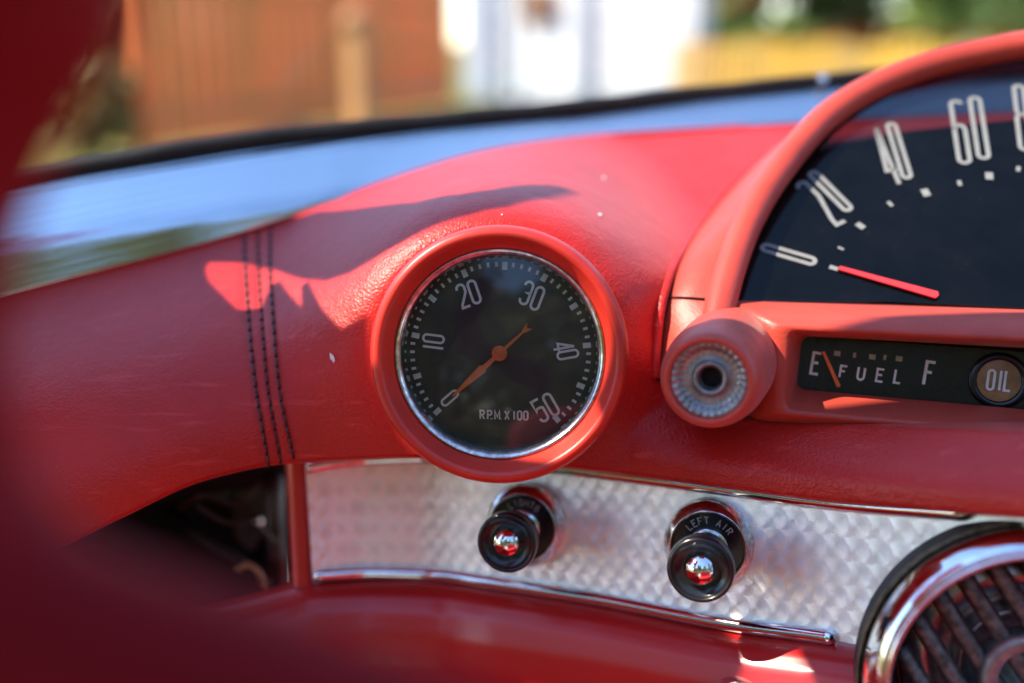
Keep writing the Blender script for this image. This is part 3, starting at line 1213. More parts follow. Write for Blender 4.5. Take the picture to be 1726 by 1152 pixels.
# left edge of the plate folds back
grid('plate_edge', [[P(515 + 12 * t, yPt(515) + (yPb(515) - yPt(515)) * t, zP(515)) for t in np.linspace(0, 1, 8)],
                    [P(513 + 12 * t, yPt(515) + (yPb(515) - yPt(515)) * t, zP(515) + .001) for t in np.linspace(0, 1, 8)],
                    [P(513 + 12 * t, yPt(515) + (yPb(515) - yPt(515)) * t, zP(515) + .012) for t in np.linspace(0, 1, 8)]], M['chrome'], pan)
xs = np.linspace(517, 1641, 110)
tube('trim_moulding', [P(x, yPt(x) + 4, zP(x) - .0012) for x in xs], [.0033] * 108 + [.0025, .0006], M['chrome'], pan, 16)
xs = np.linspace(530, 1408, 100)
tube('trim_moulding', [P(x, yPb(x) - 4, zP(x) - .0012) for x in xs], [.002] + [.0034] * 98 + [.002], M['chrome'], pan, 16)


# ================================================================== PULL KNOBS
def pull_knob(label, base_px, base_z, cap_px, cap_z, text):
    B = P(*base_px, base_z)
    Cc = P(*cap_px, cap_z)
    ax = nrm(B - Cc)
    dist = np.linalg.norm(B - Cc)
    S_ = .955

    def sc(pr, keep=False):
        return [(r * S_, d) for r, d in pr]
    root = thing('pull_knob', label, 'knob', B, 'pull knobs on the metal panel')
    lathe('bezel', rounded(sc([(.0221, .004), (.0219, -.0005), (.0203, -.0035), (.0180, -.0062), (.0170, -.0058), (.0166, -.0030)]), .0012),
          B, ax, M['old_chrome'], root, 72)
    disc = lathe('name_disc', sc([(.0168, -.0034), (.008, -.0036), (.0001, -.0036)]), B, ax, M['black'], root, 64)
    r_, u_, a_ = frame_of(ax, CAMUP)
    pl = Plane2(B - ax * .0036, r_, u_)
    mb = MB()
    n = len(text)
    sp = 13.5
    for i, ch in enumerate(text):
        a = 90 + 14 + ((n - 1) / 2 - i) * sp - 18
        R_ = .0123
        put_glyph(mb, pl, ch, (R_ * math.cos(rad(a)), R_ * math.sin(rad(a))), a - 90, .0031, .55, .17, .0003)
    mb.build('lettering', M['faded_marking'], disc, orient='cam')
    lathe('collar', rounded(sc([(.0098, -.003), (.0098, -.007), (.0082, -.0075)]), .0006), B, ax, M['old_chrome'], root, 48)
    lathe('shaft', sc([(.0082, -.002), (.0080, -.010), (.0086, -dist * .55), (.0112, -dist + .011)]), B, ax, M['black'], root, 48)
    d0 = -dist
    lathe('cap', rounded(sc([(.0098, d0 + .012), (.0143, d0 + .010), (.0151, d0 + .004), (.0148, d0), (.0132, d0 - .0006), (.0122, d0 + .0010),
                          (.0100, d0 + .0022), (.0078, d0 + .0026)]), .001), B, ax, M['black'], root, 64)
    lathe('dome', sc([(.0078 * math.sin(rad(k * 9)) + .00002, d0 + .0026 - .0066 * math.cos(rad(k * 9)) ) for k in range(11)]), B, ax, M['dome'], root, 40)
    return root


pull_knob('black pull knob with chrome dome under the tachometer, marked LIGHTS', (884, 886), .500, (853, 916), .466, 'LIGHTS')
pull_knob('black pull knob with chrome dome marked LEFT AIR, nearer the round chrome vent', (1195, 918), .458, (1180, 962), .422, 'LEFT AIR')

# ================================================================== TACHOMETER
TO = P(TC[0], TC[1], TZ)
TAX = nrm(Dv((962 - 863) / FPX, (576 - 486) / FPX, 1.0))
tach = thing('tachometer', 'round tachometer with black dial in a red ring', 'gauge', TO + TAX * .03)
lathe('housing_ring', rounded([(.0530, .085), (.0549, .040), (.0556, .0105), (.0552, .0040), (.0538, .0008), (.0515, .0000),
                               (.0500, .0006), (.0470, .0060), (.0455, .0085), (.0452, .0105)], .0014, 5), TO, TAX, M['ring_red'], tach, 160)
lathe('chrome_bezel', [(.0456, .0104), (.0455, .0088), (.0452, .0080), (.0447, .0078), (.0439, .0083), (.0430, .0093), (.0423, .0108), (.0418, .0130), (.0415, .0160), (.0414, .0192)],
      TO, TAX, M['old_chrome'], tach, 160)
DZ = .0190
dial = lathe('dial', [(.0424, DZ), (.0300, DZ), (.0001, DZ)], TO, TAX, M['dial_grey'], tach, 128)
r_, u_, a_ = frame_of(TAX, CAMUP)
TD = Plane2(TO + TAX * DZ, r_, u_)
K = 1.0


def t2(px, py):
    return TD.pix(px, py)


hub = t2(843, 595)
KM = np.linalg.norm(t2(943, 595) - t2(843, 595)) / 100.0       # metres per photo pixel on the dial
mb = MB()
for i in range(51):
    a = 3.3 + (i / 5 - 5) * 27.25          # clockwise from the top
    s, c_ = math.sin(rad(a)), math.cos(rad(a))
    if i % 5 == 0:
        put_quad(mb, TD, hub + np.array([s, c_]) * 146.5 * KM, -a, 9.0 * KM, 13.5 * KM)
    else:
        put_quad(mb, TD, hub + np.array([s, c_]) * 149.0 * KM, -a, 4.6 * KM, 8.0 * KM)
mb.build('tick_marks', M['marking'], dial, orient='cam')
mb = MB()


def tz(cx, cy):
    return t2(600 + cx / 2.4, 360 + cy / 2.4)


def num(ch, cx, cy, rot, h=39, wr=.34, st=.115):
    put_glyph(mb, TD, ch, tz(cx, cy), rot, h * KM, wr, st)


num('2', 433, 334, 19); num('0', 478, 318, 19)
num('3', 690, 322, -21); num('0', 734, 344, -21)
num('0', 314, 507, 83, 35); num('1', 312, 542, 83, 35)
num('4', 840, 538, -80, 35); num('0', 857, 571, -80, 35)
num('5', 745, 798, 30); num('0', 789, 773, 30)
num('0', 380, 747, -49, 33)
for k, (ch, x) in enumerate((('R', 511), ('.', 527), ('P', 541), ('.', 556), ('M', 570), ('.', 592), ('X', 611), ('1', 640), ('0', 662), ('0', 687))):
    put_glyph(mb, TD, ch, tz(x, 816 + (x - 600) * .02) - (np.array([0, 0])), 0, 14.5 * KM, .46, .2 if ch != '.' else .22)
mb.build('lettering', M['marking'], dial, orient='cam')

tip, tail = tz(393, 737), tz(688, 452)
dv = nrm(tip - hub)
nv2 = np.array([-dv[1], dv[0]])
L1, L2 = np.linalg.norm(tip - hub), np.linalg.norm(tail - hub)
shape = [(L1, .4), (L1 * .97, 1.6), (L1 * .42, 7.0), (L1 * .36, 7.4), (L1 * .33, 4.2), (0, 3.2), (-L2 * .80, 1.8), (-L2 * .93, 5.0), (-L2 * 1.06, 6.8)]
poly = [hub + dv * a + nv2 * b * KM for a, b in shape] + [hub - dv * L2 * .97] + [hub + dv * a - nv2 * b * KM for a, b in reversed(shape)]
v, f = prism([TD.at(p[0], p[1], .0028) for p in poly], .0006, TD.n)
needle = link_mesh('needle', v, f, M['needle'], tach, False, None, 'closed')
hc3 = TD.at(hub[0], hub[1], 0)
lathe('hub', rounded([(.0033, -.0026), (.0034, -.0044), (.0024, -.0046), (.0022, -.0041), (.0015, -.0041), (.0013, -.0048), (.00035, -.0048), (.0003, -.0038), (.00001, -.0038)], .0002, 3),
      hc3, TAX, M['needle'], needle, 40)
lathe('glass', [(.0424 * math.sqrt(1 - (1 - k / 10)**2) if k else .00005, .0128 - .0022 * (1 - (math.sqrt(1 - (1 - k / 10)**2) if k else 0)**2)) for k in range(11)],
      TO, TAX, M['gauge_glass'], tach, 96)

# ================================================================== SPEEDOMETER
spd = thing('speedometer', 'arched speedometer with large pale numerals in a red hood', 'gauge', P(1450, 520, .48))
RIM = [(1206, 560), (1214, 515), (1232, 450), (1262, 372), (1312, 290), (1382, 207), (1462, 152), (1560, 112), (1650, 90), (1760, 72), (1950, 62), (2160, 74), (2360, 125), (2520, 230), (2610, 380), (2640, 560)]


def rim_pt(x, y, off=-.012):
    return P(x, y, plane_z(SPD, x, y) + off)


rim = catmull([rim_pt(*p) for p in RIM], 130)
tube('hood_rim', rim, [.0075] * 130, M['hood_red'], spd, 20)
# side shell of the hood: from the groove in the pad to the rim
GRV = [(1108, 640), (1109, 585), (1119, 510), (1142, 445), (1186, 376), (1246, 306), (1305, 258), (1390, 205), (1500, 165), (1720, 120), (1950, 100), (2160, 112), (2370, 160), (2540, 255), (2640, 390), (2670, 600)]
g0 = catmull([P(x, y, pad_z(min(x, 1246), y if x < 1250 else max(y, 300)) + .004 + (.02 if x > 1250 else 0)) for x, y in GRV], 130)
rows = []
vdir = Dv(0, 0, -1)
outw = nrm(Dv(-.8, .45, 0))
for k in range(14):
    t = k / 13
    bul = math.sin(math.pi * min(1, t * 1.0)) * .003
    rows.append([g0[i] * (1 - t) + rim[i] * t + outw * bul + nrm(CAM - rim[i]) * .003 * math.sin(math.pi * t) for i in range(130)])
rows_shell = rows
grid('hood_shell', [[q + nrm(q - CAM) * .02 for q in rows[0]]] + rows, M['hood_red'], spd)
# inner lip from the rim back to the window
rows = []
inn = nrm(Dv(.7, -.6, 0))
dial_c = P(1930, 620, plane_z(SPD, 1930, 620))


def inward(x, y):
    return inn if x < 1700 else nrm(dial_c - rim_pt(x, y))


edge2 = [rim_pt(x, y, .004) + inward(x, y) * .010 for x, y in RIM]
edge3 = [rim_pt(x, y, .060) + inward(x, y) * .006 for x, y in RIM]
e0 = [rim_pt(x, y, -.013) + inward(x, y) * .005 for x, y in RIM]
grid('hood_lining', [catmull(e0, 130), catmull(edge2, 130), catmull(edge3, 130)], M['hood_red'], spd)
# groove piping along the pad
tube('groove_welt', catmull([pad(x - 3, y - 2, .0004) for x, y in GRV[:7]], 60), .0024, M['leather'], spd, 10)
tube('groove_gap', catmull([pad(x + 3, y + 2, .0012) for x, y in GRV[:7]], 60), .0013, M['dark'], spd, 8)
# joint line in the hood side
ji = min(range(80), key=lambda i: abs(pixel_of(g0[i])[1] - 500))
jk = min(range(80), key=lambda i: abs(pixel_of(rim[i])[1] - 506))
tube('joint_line', [(lambda q_, b_: rows_shell[k][b_] * (1 - q_ + b_) + rows_shell[k][b_ + 1] * (q_ - b_))(ji + (jk - ji) * k / 13, int(ji + (jk - ji) * k / 13)) + nrm(CAM - rim[jk]) * .0006 for k in range(1, 13)], .0006, M['dark'], spd, 6)
# window plate (clear, smoked) and opaque dial behind it
win = [SPD.at(*SPD.pix(x, y)) for x, y in ((1228, 512), (1236, 455), (1262, 385), (1310, 300), (1382, 222), (1462, 166), (1560, 126), (1650, 104), (1760, 86), (1950, 76), (2160, 88), (2350, 140), (2505, 240), (2590, 380), (2620, 548), (1950, 527), (1726, 520), (1500, 509))]
v, f = prism(win, .0025, -SPD.n)
win_o = link_mesh('window', v[:len(win)], [tuple(range(len(win)))], M['smoked'], spd, False, None, 'cam')
SPB = Plane2(SPD.c - SPD.n * .014, SPD.r, SPD.u)
bd = [(1215, 540), (1240, 440), (1262, 370), (1290, 318), (1318, 286), (1355, 262), (1405, 246), (1462, 235), (1538, 223), (1653, 210), (1726, 203), (1950, 200), (2200, 210), (2420, 260), (2570, 360), (2620, 570), (1950, 560), (1500, 540)]
bdv = [SPB.at(*SPB.pix(x, y)) for x, y in bd]
v, f = prism(bdv, .006, -SPB.n)
dial2 = link_mesh('dial', v, f, M['black_dial'], spd, False, None, 'closed')
mb = MB()
for i in range(len(bdv) - 5):
    pass
mb.add(*tube_data([SPB.at(*SPB.pix(x, y), .0003) for x, y in bd[7:12]], .0006, 6))
mb.build('edge_line', M['red_needle'], dial2, True)
mb = MB()


def snum(ch, xa, ya, xb, yb, wpx, st=.085):
    a, b = SPD.pix(xa, ya), SPD.pix(xb, yb)
    d = a - b
    h = np.linalg.norm(d)
    wv = np.linalg.norm(SPD.pix((xa + xb) / 2 + wpx, (ya + yb) / 2) - SPD.pix((xa + xb) / 2, (ya + yb) / 2))
    rot = math.degrees(math.atan2(d[1], d[0])) - 90
    put_glyph(mb, SPD, ch, (a + b) / 2, rot, h, wv / h, wv / wpx * 7.6 / h, .0005)


snum('0', 1285, 417, 1373, 443, 15, .10)
snum('2', 1348, 310, 1417, 377, 17); snum('0', 1368, 292, 1431, 355, 14)
snum('4', 1473, 218, 1512, 312, 16); snum('0', 1501, 210, 1529, 301, 14)
snum('6', 1610, 172, 1626, 276, 18, .075); snum('0', 1642, 166, 1658, 268, 17, .075)
snum('8', 1716, 146, 1729, 254, 18, .075); snum('0', 1747, 142, 1759, 250, 17, .075)
mb.build('lettering', M['window_marking'], win_o, orient='cam')
mb = MB()
sc = SPD.pix(1689, 540)
for x, y, wpx, hpx in ((1405, 453, 9, 15), (1450, 382, 11, 16), (1560, 326, 13, 18), (1667, 298, 13, 18), (1417, 420, 5, 11), (1500, 345, 7, 13), (1617, 310, 7, 13), (1716, 286, 7, 13), (1760, 290, 13, 18)):
    q = SPD.pix(x, y)
    d = q - sc
    k = np.linalg.norm(SPD.pix(x + 10, y) - q) / 10
    put_quad(mb, SPD, q, math.degrees(math.atan2(d[1], d[0])) - 90, wpx * k, hpx * k, .0005)
mb.build('tick_marks', M['window_marking'], win_o, orient='cam')
a, b = SPB.pix(1414, 455), SPB.pix(1572, 499)
d = nrm(b - a)
n2 = np.array([-d[1], d[0]])
SKM = np.linalg.norm(SPB.pix(1500, 470) - SPB.pix(1510, 470)) / 10
poly = [a + n2 * 4 * SKM, a - n2 * 4 * SKM, b - n2 * 7.5 * SKM, b + d * 3 * SKM, b + n2 * 7.5 * SKM]
v, f = prism([SPD.at(*(SPD.pix(1414, 455) + (p - a)), .0008) for p in poly], .0008, SPD.n)
link_mesh('needle', v, f, M['red_needle'], spd, False, None, 'closed')

# ================================================================== FUEL GAUGE HOUSING
hs = thing('gauge_housing', 'red housing below the speedometer with a recessed window', 'housing', P(1500, 640, .44))


def rloop(tl, tr, br, bl, zl_, zr_, r=14, n=7):
    """rounded four-sided loop in photo pixels, depth sloping from left to right"""
    pts = []
    cs = [np.array(q, float) for q in (tl, tr, br, bl)]
    for i in range(4):
        p0, p1, p2 = cs[i - 1], cs[i], cs[(i + 1) % 4]
        a = p1 + nrm(p0 - p1) * r
        b = p1 + nrm(p2 - p1) * r
        for k in range(n):
            t = k / (n - 1)
            pts.append((1 - t)**2 * a + 2 * t * (1 - t) * p1 + t * t * b)
    # resample long edges so that the loft shades well
    out = []
    m = len(pts)
    for i in range(m):
        a, b = pts[i], pts[(i + 1) % m]
        out.append(a)
        if i % n == n - 1:
            for k in range(1, 16):
                out.append(a + (b - a) * k / 16)
    return [P(q[0], q[1], zl_ + (zr_ - zl_) * (q[0] - 1240) / 710.0) for q in out]


loops = [rloop((1228, 500), (2640, 548), (2640, 860), (1240, 716), .510, .470, 10),
         rloop((1228, 505), (2640, 552), (2640, 856), (1246, 714), .482, .440, 12),
         rloop((1240, 512), (2640, 560), (2640, 848), (1258, 712), .464, .424, 14),
         rloop((1268, 528), (2640, 580), (2640, 838), (1282, 706), .450, .410, 16),
         rloop((1300, 545), (2640, 606), (2640, 824), (1304, 699), .4445, .404, 16),
         rloop((1324, 554), (2640, 619), (2640, 812), (1318, 694), .4435, .403, 16),
         rloop((1334, 560), (2640, 626), (2640, 806), (1325, 689), .446, .405, 16),
         rloop((1342, 564), (2640, 630), (2640, 798), (1332, 683), .4515, .411, 16),
         rloop((1352, 567), (2640, 636), (2640, 772), (1342, 656), .466, .426, 16)]
v = [p for l in loops for p in l]
m_ = len(loops[0])
f = []
for i in range(len(loops) - 1):
    for j in range(m_):
        k = (j + 1) % m_
        f.append((i * m_ + j, i * m_ + k, (i + 1) * m_ + k, (i + 1) * m_ + j))
link_mesh('shell', v, f, M['hood_red'], hs)
FA, FB, FC = P(1350, 566, .465), P(1726, 592, .4442), P(1345, 654, .4652)
FP = Plane2(FA, FB - FA, FA - FC)
fg = thing('fuel_gauge', 'black fuel gauge with white letters E and F in the recessed window', 'gauge', FP.at(0, 0))
pl_ = [FP.at(*FP.pix(x, y), .0004) for x, y in ((1348, 575), (1356, 567), (2630, 658), (2630, 795), (1352, 656), (1343, 648))]
v, f = prism(pl_, .004, -FP.n)
face = link_mesh('face', v, f, M['gauge_black'], fg, False, None, 'closed')
FKM = np.linalg.norm(FP.pix(1500, 620) - FP.pix(1510, 620)) / 10
mb = MB()
for ch, x, y, h, wr, st in (('E', 1375, 613, 38, .34, .13), ('F', 1566, 630, 41, .34, .13), ('F', 1421, 627, 21, .5, .17), ('U', 1451, 630, 22, .5, .18),
                            ('E', 1483, 633, 22, .5, .17), ('L', 1513, 635, 23, .45, .17)):
    put_glyph(mb, FP, ch, FP.pix(x, y), -5, h * FKM, wr, st, .0009)
mb.build('lettering', M['marking'], face, orient='cam')
mb = MB()
for x, y, wpx in ((1411, 596, 11), (1440, 599, 5), (1470, 602, 11), (1491, 603, 5), (1515, 605, 11)):
    put_quad(mb, FP, FP.pix(x, y), -4, wpx * FKM, 9 * FKM, .0009)
mb.build('tick_marks', M['green_marking'], face, orient='cam')
a, b = FP.pix(1387, 593), FP.pix(1413, 652)
d = nrm(b - a)
n2 = np.array([-d[1], d[0]])
v, f = prism([FP.at(*q, .002) for q in (a + n2 * 2.5 * FKM, a - n2 * 2.5 * FKM, b - n2 * 3.5 * FKM, b + n2 * 3.5 * FKM)], .0006, FP.n)
link_mesh('needle', v, f, M['needle'], fg, False, None, 'closed')
oc = FP.at(*FP.pix(1683, 642))
oil = thing('oil_warning_light', 'round amber warning light lettered OIL', 'warning light', oc)
lathe('bezel', rounded([(.0128, .001), (.0128, -.0012), (.0108, -.0020), (.0093, -.0014), (.0092, .0)], .0006), oc, -FP.n, M['black'], oil, 48)
ln = lathe('lens', [(.0093, -.0008), (.006, -.0012), (.0001, -.0014)], oc, -FP.n, M['amber'], oil, 48)
mb = MB()
for ch, x in (('O', -12), ('I', 1), ('L', 12)):
    put_glyph(mb, FP, ch, FP.pix(1683, 642) + np.array([x * 1.15, 0.5]) * FKM, -3, 34 * FKM, .30, .13, .0018)
mb.build('lettering', M['marking'], ln, orient='cam')

# ================================================================== RED LAMP TUBE BESIDE THE HOUSING
kc, kb = P(1193, 643, .398), P(1233, 596, .475)
kax = nrm(kb - kc)
kn = thing('dash_lamp', 'short red tube with a pale ribbed metal insert and black hole', 'lamp', kb)
lathe('tube_body', rounded([(.0236, .085), (.0230, .050), (.0221, .022), (.0207, .0085), (.0191, .0022), (.0172, .0), (.0156, .0006), (.0151, .003), (.0151, .008)], .002, 5),
      kc, kax, M['hood_red'], kn, 96)
v, f = [], []
seg = 120
prof = [(.0153, .0030), (.0147, .0022), (.0124, .0068), (.0112, .0074), (.0072, .0078), (.0068, .0064), (.0056, .0062), (.0050, .0078), (.0044, .009), (.0043, .022)]
r_, u_, a_ = frame_of(kax, CAMUP)
for i, (r, dd) in enumerate(prof):
    for k in range(seg):
        t = 2 * math.pi * k / seg
        kk = .0004 * (1 if (k // 2) % 2 else -1) if i in (1, 2) else 0
        v.append(kc + a_ * (dd + kk) + (r_ * math.cos(t) + u_ * math.sin(t)) * r)
for i in range(len(prof) - 1):
    for k in range(seg):
        q = (k + 1) % seg
        f.append((i * seg + k, i * seg + q, (i + 1) * seg + q, (i + 1) * seg + k))
M['insert'] = mat('dull_zinc', (0.36, 0.345, 0.34), rough=0.42, metal=.75, var=0.35, var_scale=250)
link_mesh('ribbed_insert', v, f, M['insert'], kn, True)
lathe('hole', [(.0046, .0085), (.0044, .012), (.0001, .012)], kc, kax, M['dark'], kn, 40)

# ================================================================== ROUND CHROME VENT
M['bowl'] = mat('dusty_metal_bowl', (0.58, 0.58, 0.59), rough=0.36, metal=0.9, var=0.5, var_scale=120, rough_var=0.12)
vc = P(1752, 1168, .382)
vax = nrm(Dv(.26, .04, 1.0))
vent = thing('air_vent', 'large round chrome vent with dark ribs at the end of the metal panel', 'vent', vc)
q = .382 / FPX
lathe('seal', rounded([(293 * q, .012), (294 * q, -.0008), (293.5 * q, -.0018), (293 * q, -.001), (292 * q, -.0035), (290 * q, -.003), (289 * q, .004)], .0006),
      vc, vax, M['rubber'], vent, 128)
lathe('seal_edge', [(294.5 * q, -.0005), (293.5 * q, -.0046), (291.5 * q, -.0046), (290 * q, -.0005)], vc, vax, M['grime'], vent, 128)
lathe('bezel', rounded([(291 * q, .003), (289 * q, -.003), (281 * q, -.0115), (271 * q, -.0160), (262 * q, -.0175), (258 * q, -.0165), (255 * q, -.0185), (249 * q, -.0185),
                        (243 * q, -.0150), (239 * q, -.008), (237 * q, .004)], .0018, 5), vc, vax, M['chrome'], vent, 160)
lathe('inner_channel', [(238 * q, .002), (225 * q, .020), (214 * q, .032), (203 * q, .030)], vc, vax, M['black'], vent, 128)
lathe('reflector', [(205 * q, .030), (176 * q, .024), (150 * q, .026), (128 * q, .032), (118 * q, .030), (113 * q, .024), (108 * q, .022), (100 * q, .026), (60 * q, .034), (.0001, .036)],
      vc, vax, M['bowl'], vent, 128)
r_, u_, a_ = frame_of(vax, CAMUP)
for i in range(9):
    off = (i - 4) * 54 * q
    dr = nrm(r_ * .53 - u_ * .85)
    sd = nrm(r_ * .85 + u_ * .53)
    hl = math.sqrt(max((216 * q)**2 - off**2, 1e-6))
    path = [vc + a_ * (.018 - .004 * math.cos(t * 1.5)) + sd * off + dr * hl * t for t in np.linspace(-1, 1, 12)]
    tube('rib', path, .0040, M['rib'], vent, 10)
lathe('centre_ring', rounded([(86 * q, .020), (86 * q, .010), (78 * q, .008), (58 * q, .008), (52 * q, .012), (52 * q, .020)], .001), vc, vax, M['insert'], vent, 96)

# chrome knob just entering the picture at the bottom
bc = P(1248, 1206, .43)
bk = thing('dash_button', 'round chrome knob low on the red lower dash', 'knob', bc + Dv(0, 0, .02))
lathe('skirt', rounded([(.0125, .025), (.0125, .006), (.0112, .001), (.0085, -.002), (.006, -.001)], .0015), bc, nrm(Dv(.2, .1, 1)), M['chrome'], bk, 64)
lathe('button', [(.0066, .001), (.006, -.002), (.004, -.0032), (.0001, -.0036)], bc, nrm(Dv(.2, .1, 1)), M['black'], bk, 48)

# ================================================================== FOREGROUND PILLAR
edge = [(215, -160), (200, 0), (150, 120), (85, 230), (35, 340), (-5, 480), (-8, 640), (30, 800), (130, 905), (290, 968), (460, 1030), (620, 1095), (780, 1160), (980, 1250), (1200, 1370)]
ed = catmull([np.array([x, y, 0.0]) for x, y in edge], 60)
ZP, RP = .135, .0175
rp = RP / ZP * FPX
ctr = []
for i in range(60):
    t = nrm(ed[min(i + 1, 59)] - ed[max(i - 1, 0)])
    nn = np.array([t[1], -t[0], 0])        # to the outside (left / below)
    if np.dot(nn, np.array([700, 500, 0]) - ed[i]) > 0:
        nn = -nn
    q_ = ed[i] + nn * rp
    ctr.append(P(q_[0], q_[1], ZP))
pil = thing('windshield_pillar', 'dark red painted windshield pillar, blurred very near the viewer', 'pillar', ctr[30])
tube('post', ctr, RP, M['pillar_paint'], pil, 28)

# ================================================================== SUN BLOCKERS LEFT OF THE DASH (unseen, added to shape its shade)
SX = -0.36


def to_side(p):
    """follow the sunlight back from a point to the plane of the blockers"""
    p = np.asarray(p, float)
    sv = np.array(SUN)
    t = (SX - p[0]) / sv[0]
    return p + sv * t


edge_px = [(-200, 553), (0, 498), (240, 438), (480, 370), (535, 356), (600, 352), (700, 341), (790, 326), (850, 320), (930, 317), (968, 322), (974, 327), (930, 336), (860, 350), (790, 364),
           (725, 384), (680, 408), (640, 430), (600, 452), (560, 465), (520, 463), (475, 449), (430, 443), (352, 441), (346, 455), (352, 474), (400, 522),
           (455, 514), (472, 474), (488, 496), (524, 534), (520, 474), (545, 522), (575, 553), (622, 528), (632, 640), (690, 766), (480, 778), (350, 800), (200, 868), (0, 958), (-200, 998)]
poly = [to_side(pad(x, y)) for x, y in edge_px]
for k in range(len(poly) - 5, len(poly)):
    poly[k] = poly[k] + np.array([0, -.035, -.03])
blocker = thing('sun_blocker', 'unseen red panels added left of the dash, cut to shape its shade', 'blocker', (SX, .4, 1.2))
v, f = prism(poly, .006, (-1, 0, 0))
link_mesh('dash_blocker', v, f, M['paint'], blocker, False, None, 'closed')  # added blocker, outline traced from the wanted dash shade towards the sun
v, f = prism([np.array([SX - .012, a_, b_]) for a_, b_ in ((-.03, 1.09), (.24, 1.13), (.258, 1.353), (.338, 1.367), (.338, 1.43), (.328, 1.448), (.336, 1.458), (.340, 1.55), (.325, 1.69), (-.05, 1.69))], .008, (-1, 0, 0))
link_mesh('near_blocker', v, f, M['paint'], blocker, False, None, 'closed')  # added blocker, keeps sun off the pillar and the right of the dash
def lower_pt(x, dy):
    return P(x, yl(x) + dy, zl(x) + float(np.interp(dy, [0, 4, 12, 30, 60, 100, 150, 210], [.003, 0, -.003, -.009, -.014, -.0165, -.016, -.011])))


low = [lower_pt(x, 14) for x in (500, 560, 640, 740, 840, 940, 1040, 1140, 1225)] + [lower_pt(1262, 40), lower_pt(1270, 80), lower_pt(1255, 120), lower_pt(1180, 160)] + [lower_pt(x, 170) for x in (1060, 960, 850, 700, 550, 450)]
low = [to_side(p) + np.array([-.026, 0, .026 * 1.136]) for p in low]
v, f = prism(low, .008, (-1, 0, 0))
link_mesh('low_blocker', v, f, M['paint'], blocker, False, None, 'closed')  # added blocker, cut to keep the lower panel in shade

# ================================================================== SEAT FACING THE DASH (bounces red light on to it)
seat = thing('car_bench', 'red leather bench seat facing the dashboard', 'seat', (.1, -.2, .3))
M['seat'] = mat('seat_leather', (0.45, 0.012, 0.014), rough=0.5, spec=0.4, var=0.2, var_scale=9, bump=0.2, bump_scale=500)


def cushion(name, c, sx, sy, sz, tilt, nch):
    rows = []
    ct, st_ = math.cos(tilt), math.sin(tilt)
    for i in range(25):
        a = -math.pi / 2 + math.pi * i / 24
        r = []
        for k in range(80):
            b = 2 * math.pi * k / 80
            ca, sa = math.cos(b), math.sin(b)
            x = sx / 2 * math.copysign(abs(ca)**.35, ca) * abs(math.cos(a))**.25
            y = sy / 2 * math.copysign(abs(sa)**.35, sa) * abs(math.cos(a))**.25
            z = sz / 2 * math.copysign(abs(math.sin(a))**.6, math.sin(a)) * (1 - .06 * abs(math.sin(x * nch)))
            r.append(np.array([c[0] + x, c[1] + y * ct - z * st_, c[2] + y * st_ + z * ct]))
        rows.append(r)
    return grid(name, rows, M['seat'], seat, closed_u=True, orient='closed')


car_floor = MB()
car_floor.box((.35, .15, .28), 2.0, 1.5, .03)
co = car_floor.build('floor_carpet', mat('red_carpet', (0.40, 0.008, 0.010), rough=0.95, spec=0.1, var=0.3, var_scale=40, bump=0.5, bump_scale=600))
tag(co, 'red carpet on the car floor under the dash and seat', 'carpet')
cushion('seat_cushion', (.42, -.22, .46), 1.05, .52, .20, rad(4), 40)
cushion('backrest', (.42, -.56, .66), 1.05, .50, .16, rad(100), 40)

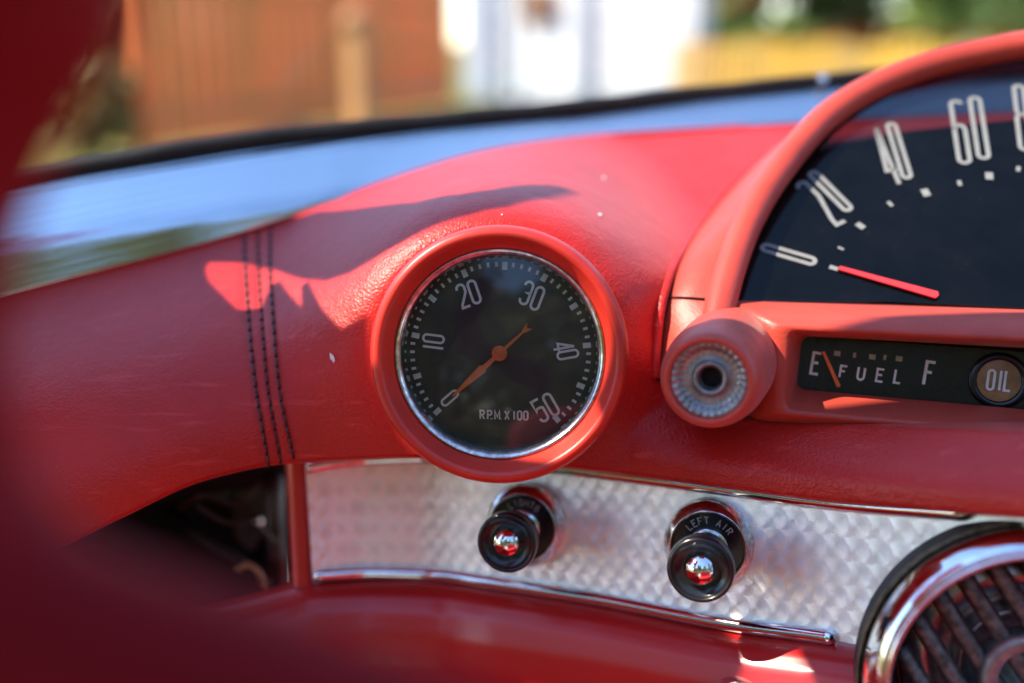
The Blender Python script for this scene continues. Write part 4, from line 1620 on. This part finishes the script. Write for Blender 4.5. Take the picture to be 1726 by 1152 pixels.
# ================================================================== BEHIND THE VIEWER: lawn trees seen in the polished metal
for k, (x, y, h, cr, lf, lab) in enumerate([
        (-11, -8, 9.0, 3.6, 'leaf', 'round green tree on the lawn behind the car, to the left'),
        (-5, -11, 12.0, 4.4, 'leaf_olive', 'tall olive tree on the lawn straight behind the car'),
        (1, -12, 11.0, 4.2, 'leaf', 'broad green tree on the lawn behind the passenger side'),
        (9.5, -7.5, 10.0, 4.2, 'leaf_dark', 'dark tree on the lawn behind the car, to the right')]):
    tree('lawn_tree', lab, (x, y, 0), h, cr, M[lf], n=2200, size=.26, group='lawn trees behind the car', low=.12)

root = thing('hedge', 'long yellow green garden hedge on the lawn behind the car', 'hedge', (0, -9, 0))
v, f = [], []
for i in range(15000):
    x = random.uniform(-14, 19)
    z = random.random()**.8 * (5.2 + .5 * math.sin(x * 1.1) + .3 * math.sin(x * 2.7))
    p = np.array([x, -9.5 + max(0, x - 3) * .35 + random.gauss(0, .45), max(z, .05)])
    a = nrm(np.array([random.gauss(0, 1) for _ in range(3)]))
    b = nrm(np.cross(a, (.3, .8, .5)))
    sz = .24 * random.uniform(.6, 1.3)
    k = len(v)
    v += [p - a * sz, p + b * sz * .5, p + a * sz, p - b * sz * .5]
    f.append((k, k + 1, k + 2, k + 3))
M['hedge_leaf'] = mat('hedge_leaves', (0.13, 0.20, 0.02), rough=0.55, spec=0.3, var=0.6, var_scale=.9, color2=(0.48, 0.34, 0.07))
link_mesh('leaves', v, f, M['hedge_leaf'], root, False, None, None)

# ================================================================== REST OF THE CAR ROUND THE DASH (just outside the picture)
rows = []
for y in np.linspace(.70, 2.1, 24):
    r = []
    for x in np.linspace(-.85, 1.0, 40):
        u = (x - .1) / .95
        r.append(np.array([x, y + .10 * (1 - u * u), .905 - .13 * (y - .70) - .06 * (y - .7)**2 - .10 * abs(u)**3 + .035 * math.exp(-(u / .25)**2)]))
    rows.append(r)
bn = grid('car_bonnet', rows, M['paint'])
tag(bn, 'red car bonnet in front of the windshield', 'bonnet')
dr = thing('car_door', 'red inner door panel at the left end of the dashboard', 'door', (-.38, .2, .3))
mb = MB()
mb.box((-.395, .05, .51), .05, 1.25, .46)
mb.build('door_panel', M['paint'], dr)
mb = MB()
mb.box((-.362, .0, .66), .02, .40, .05)
mb.build('armrest', M['seat'], dr)
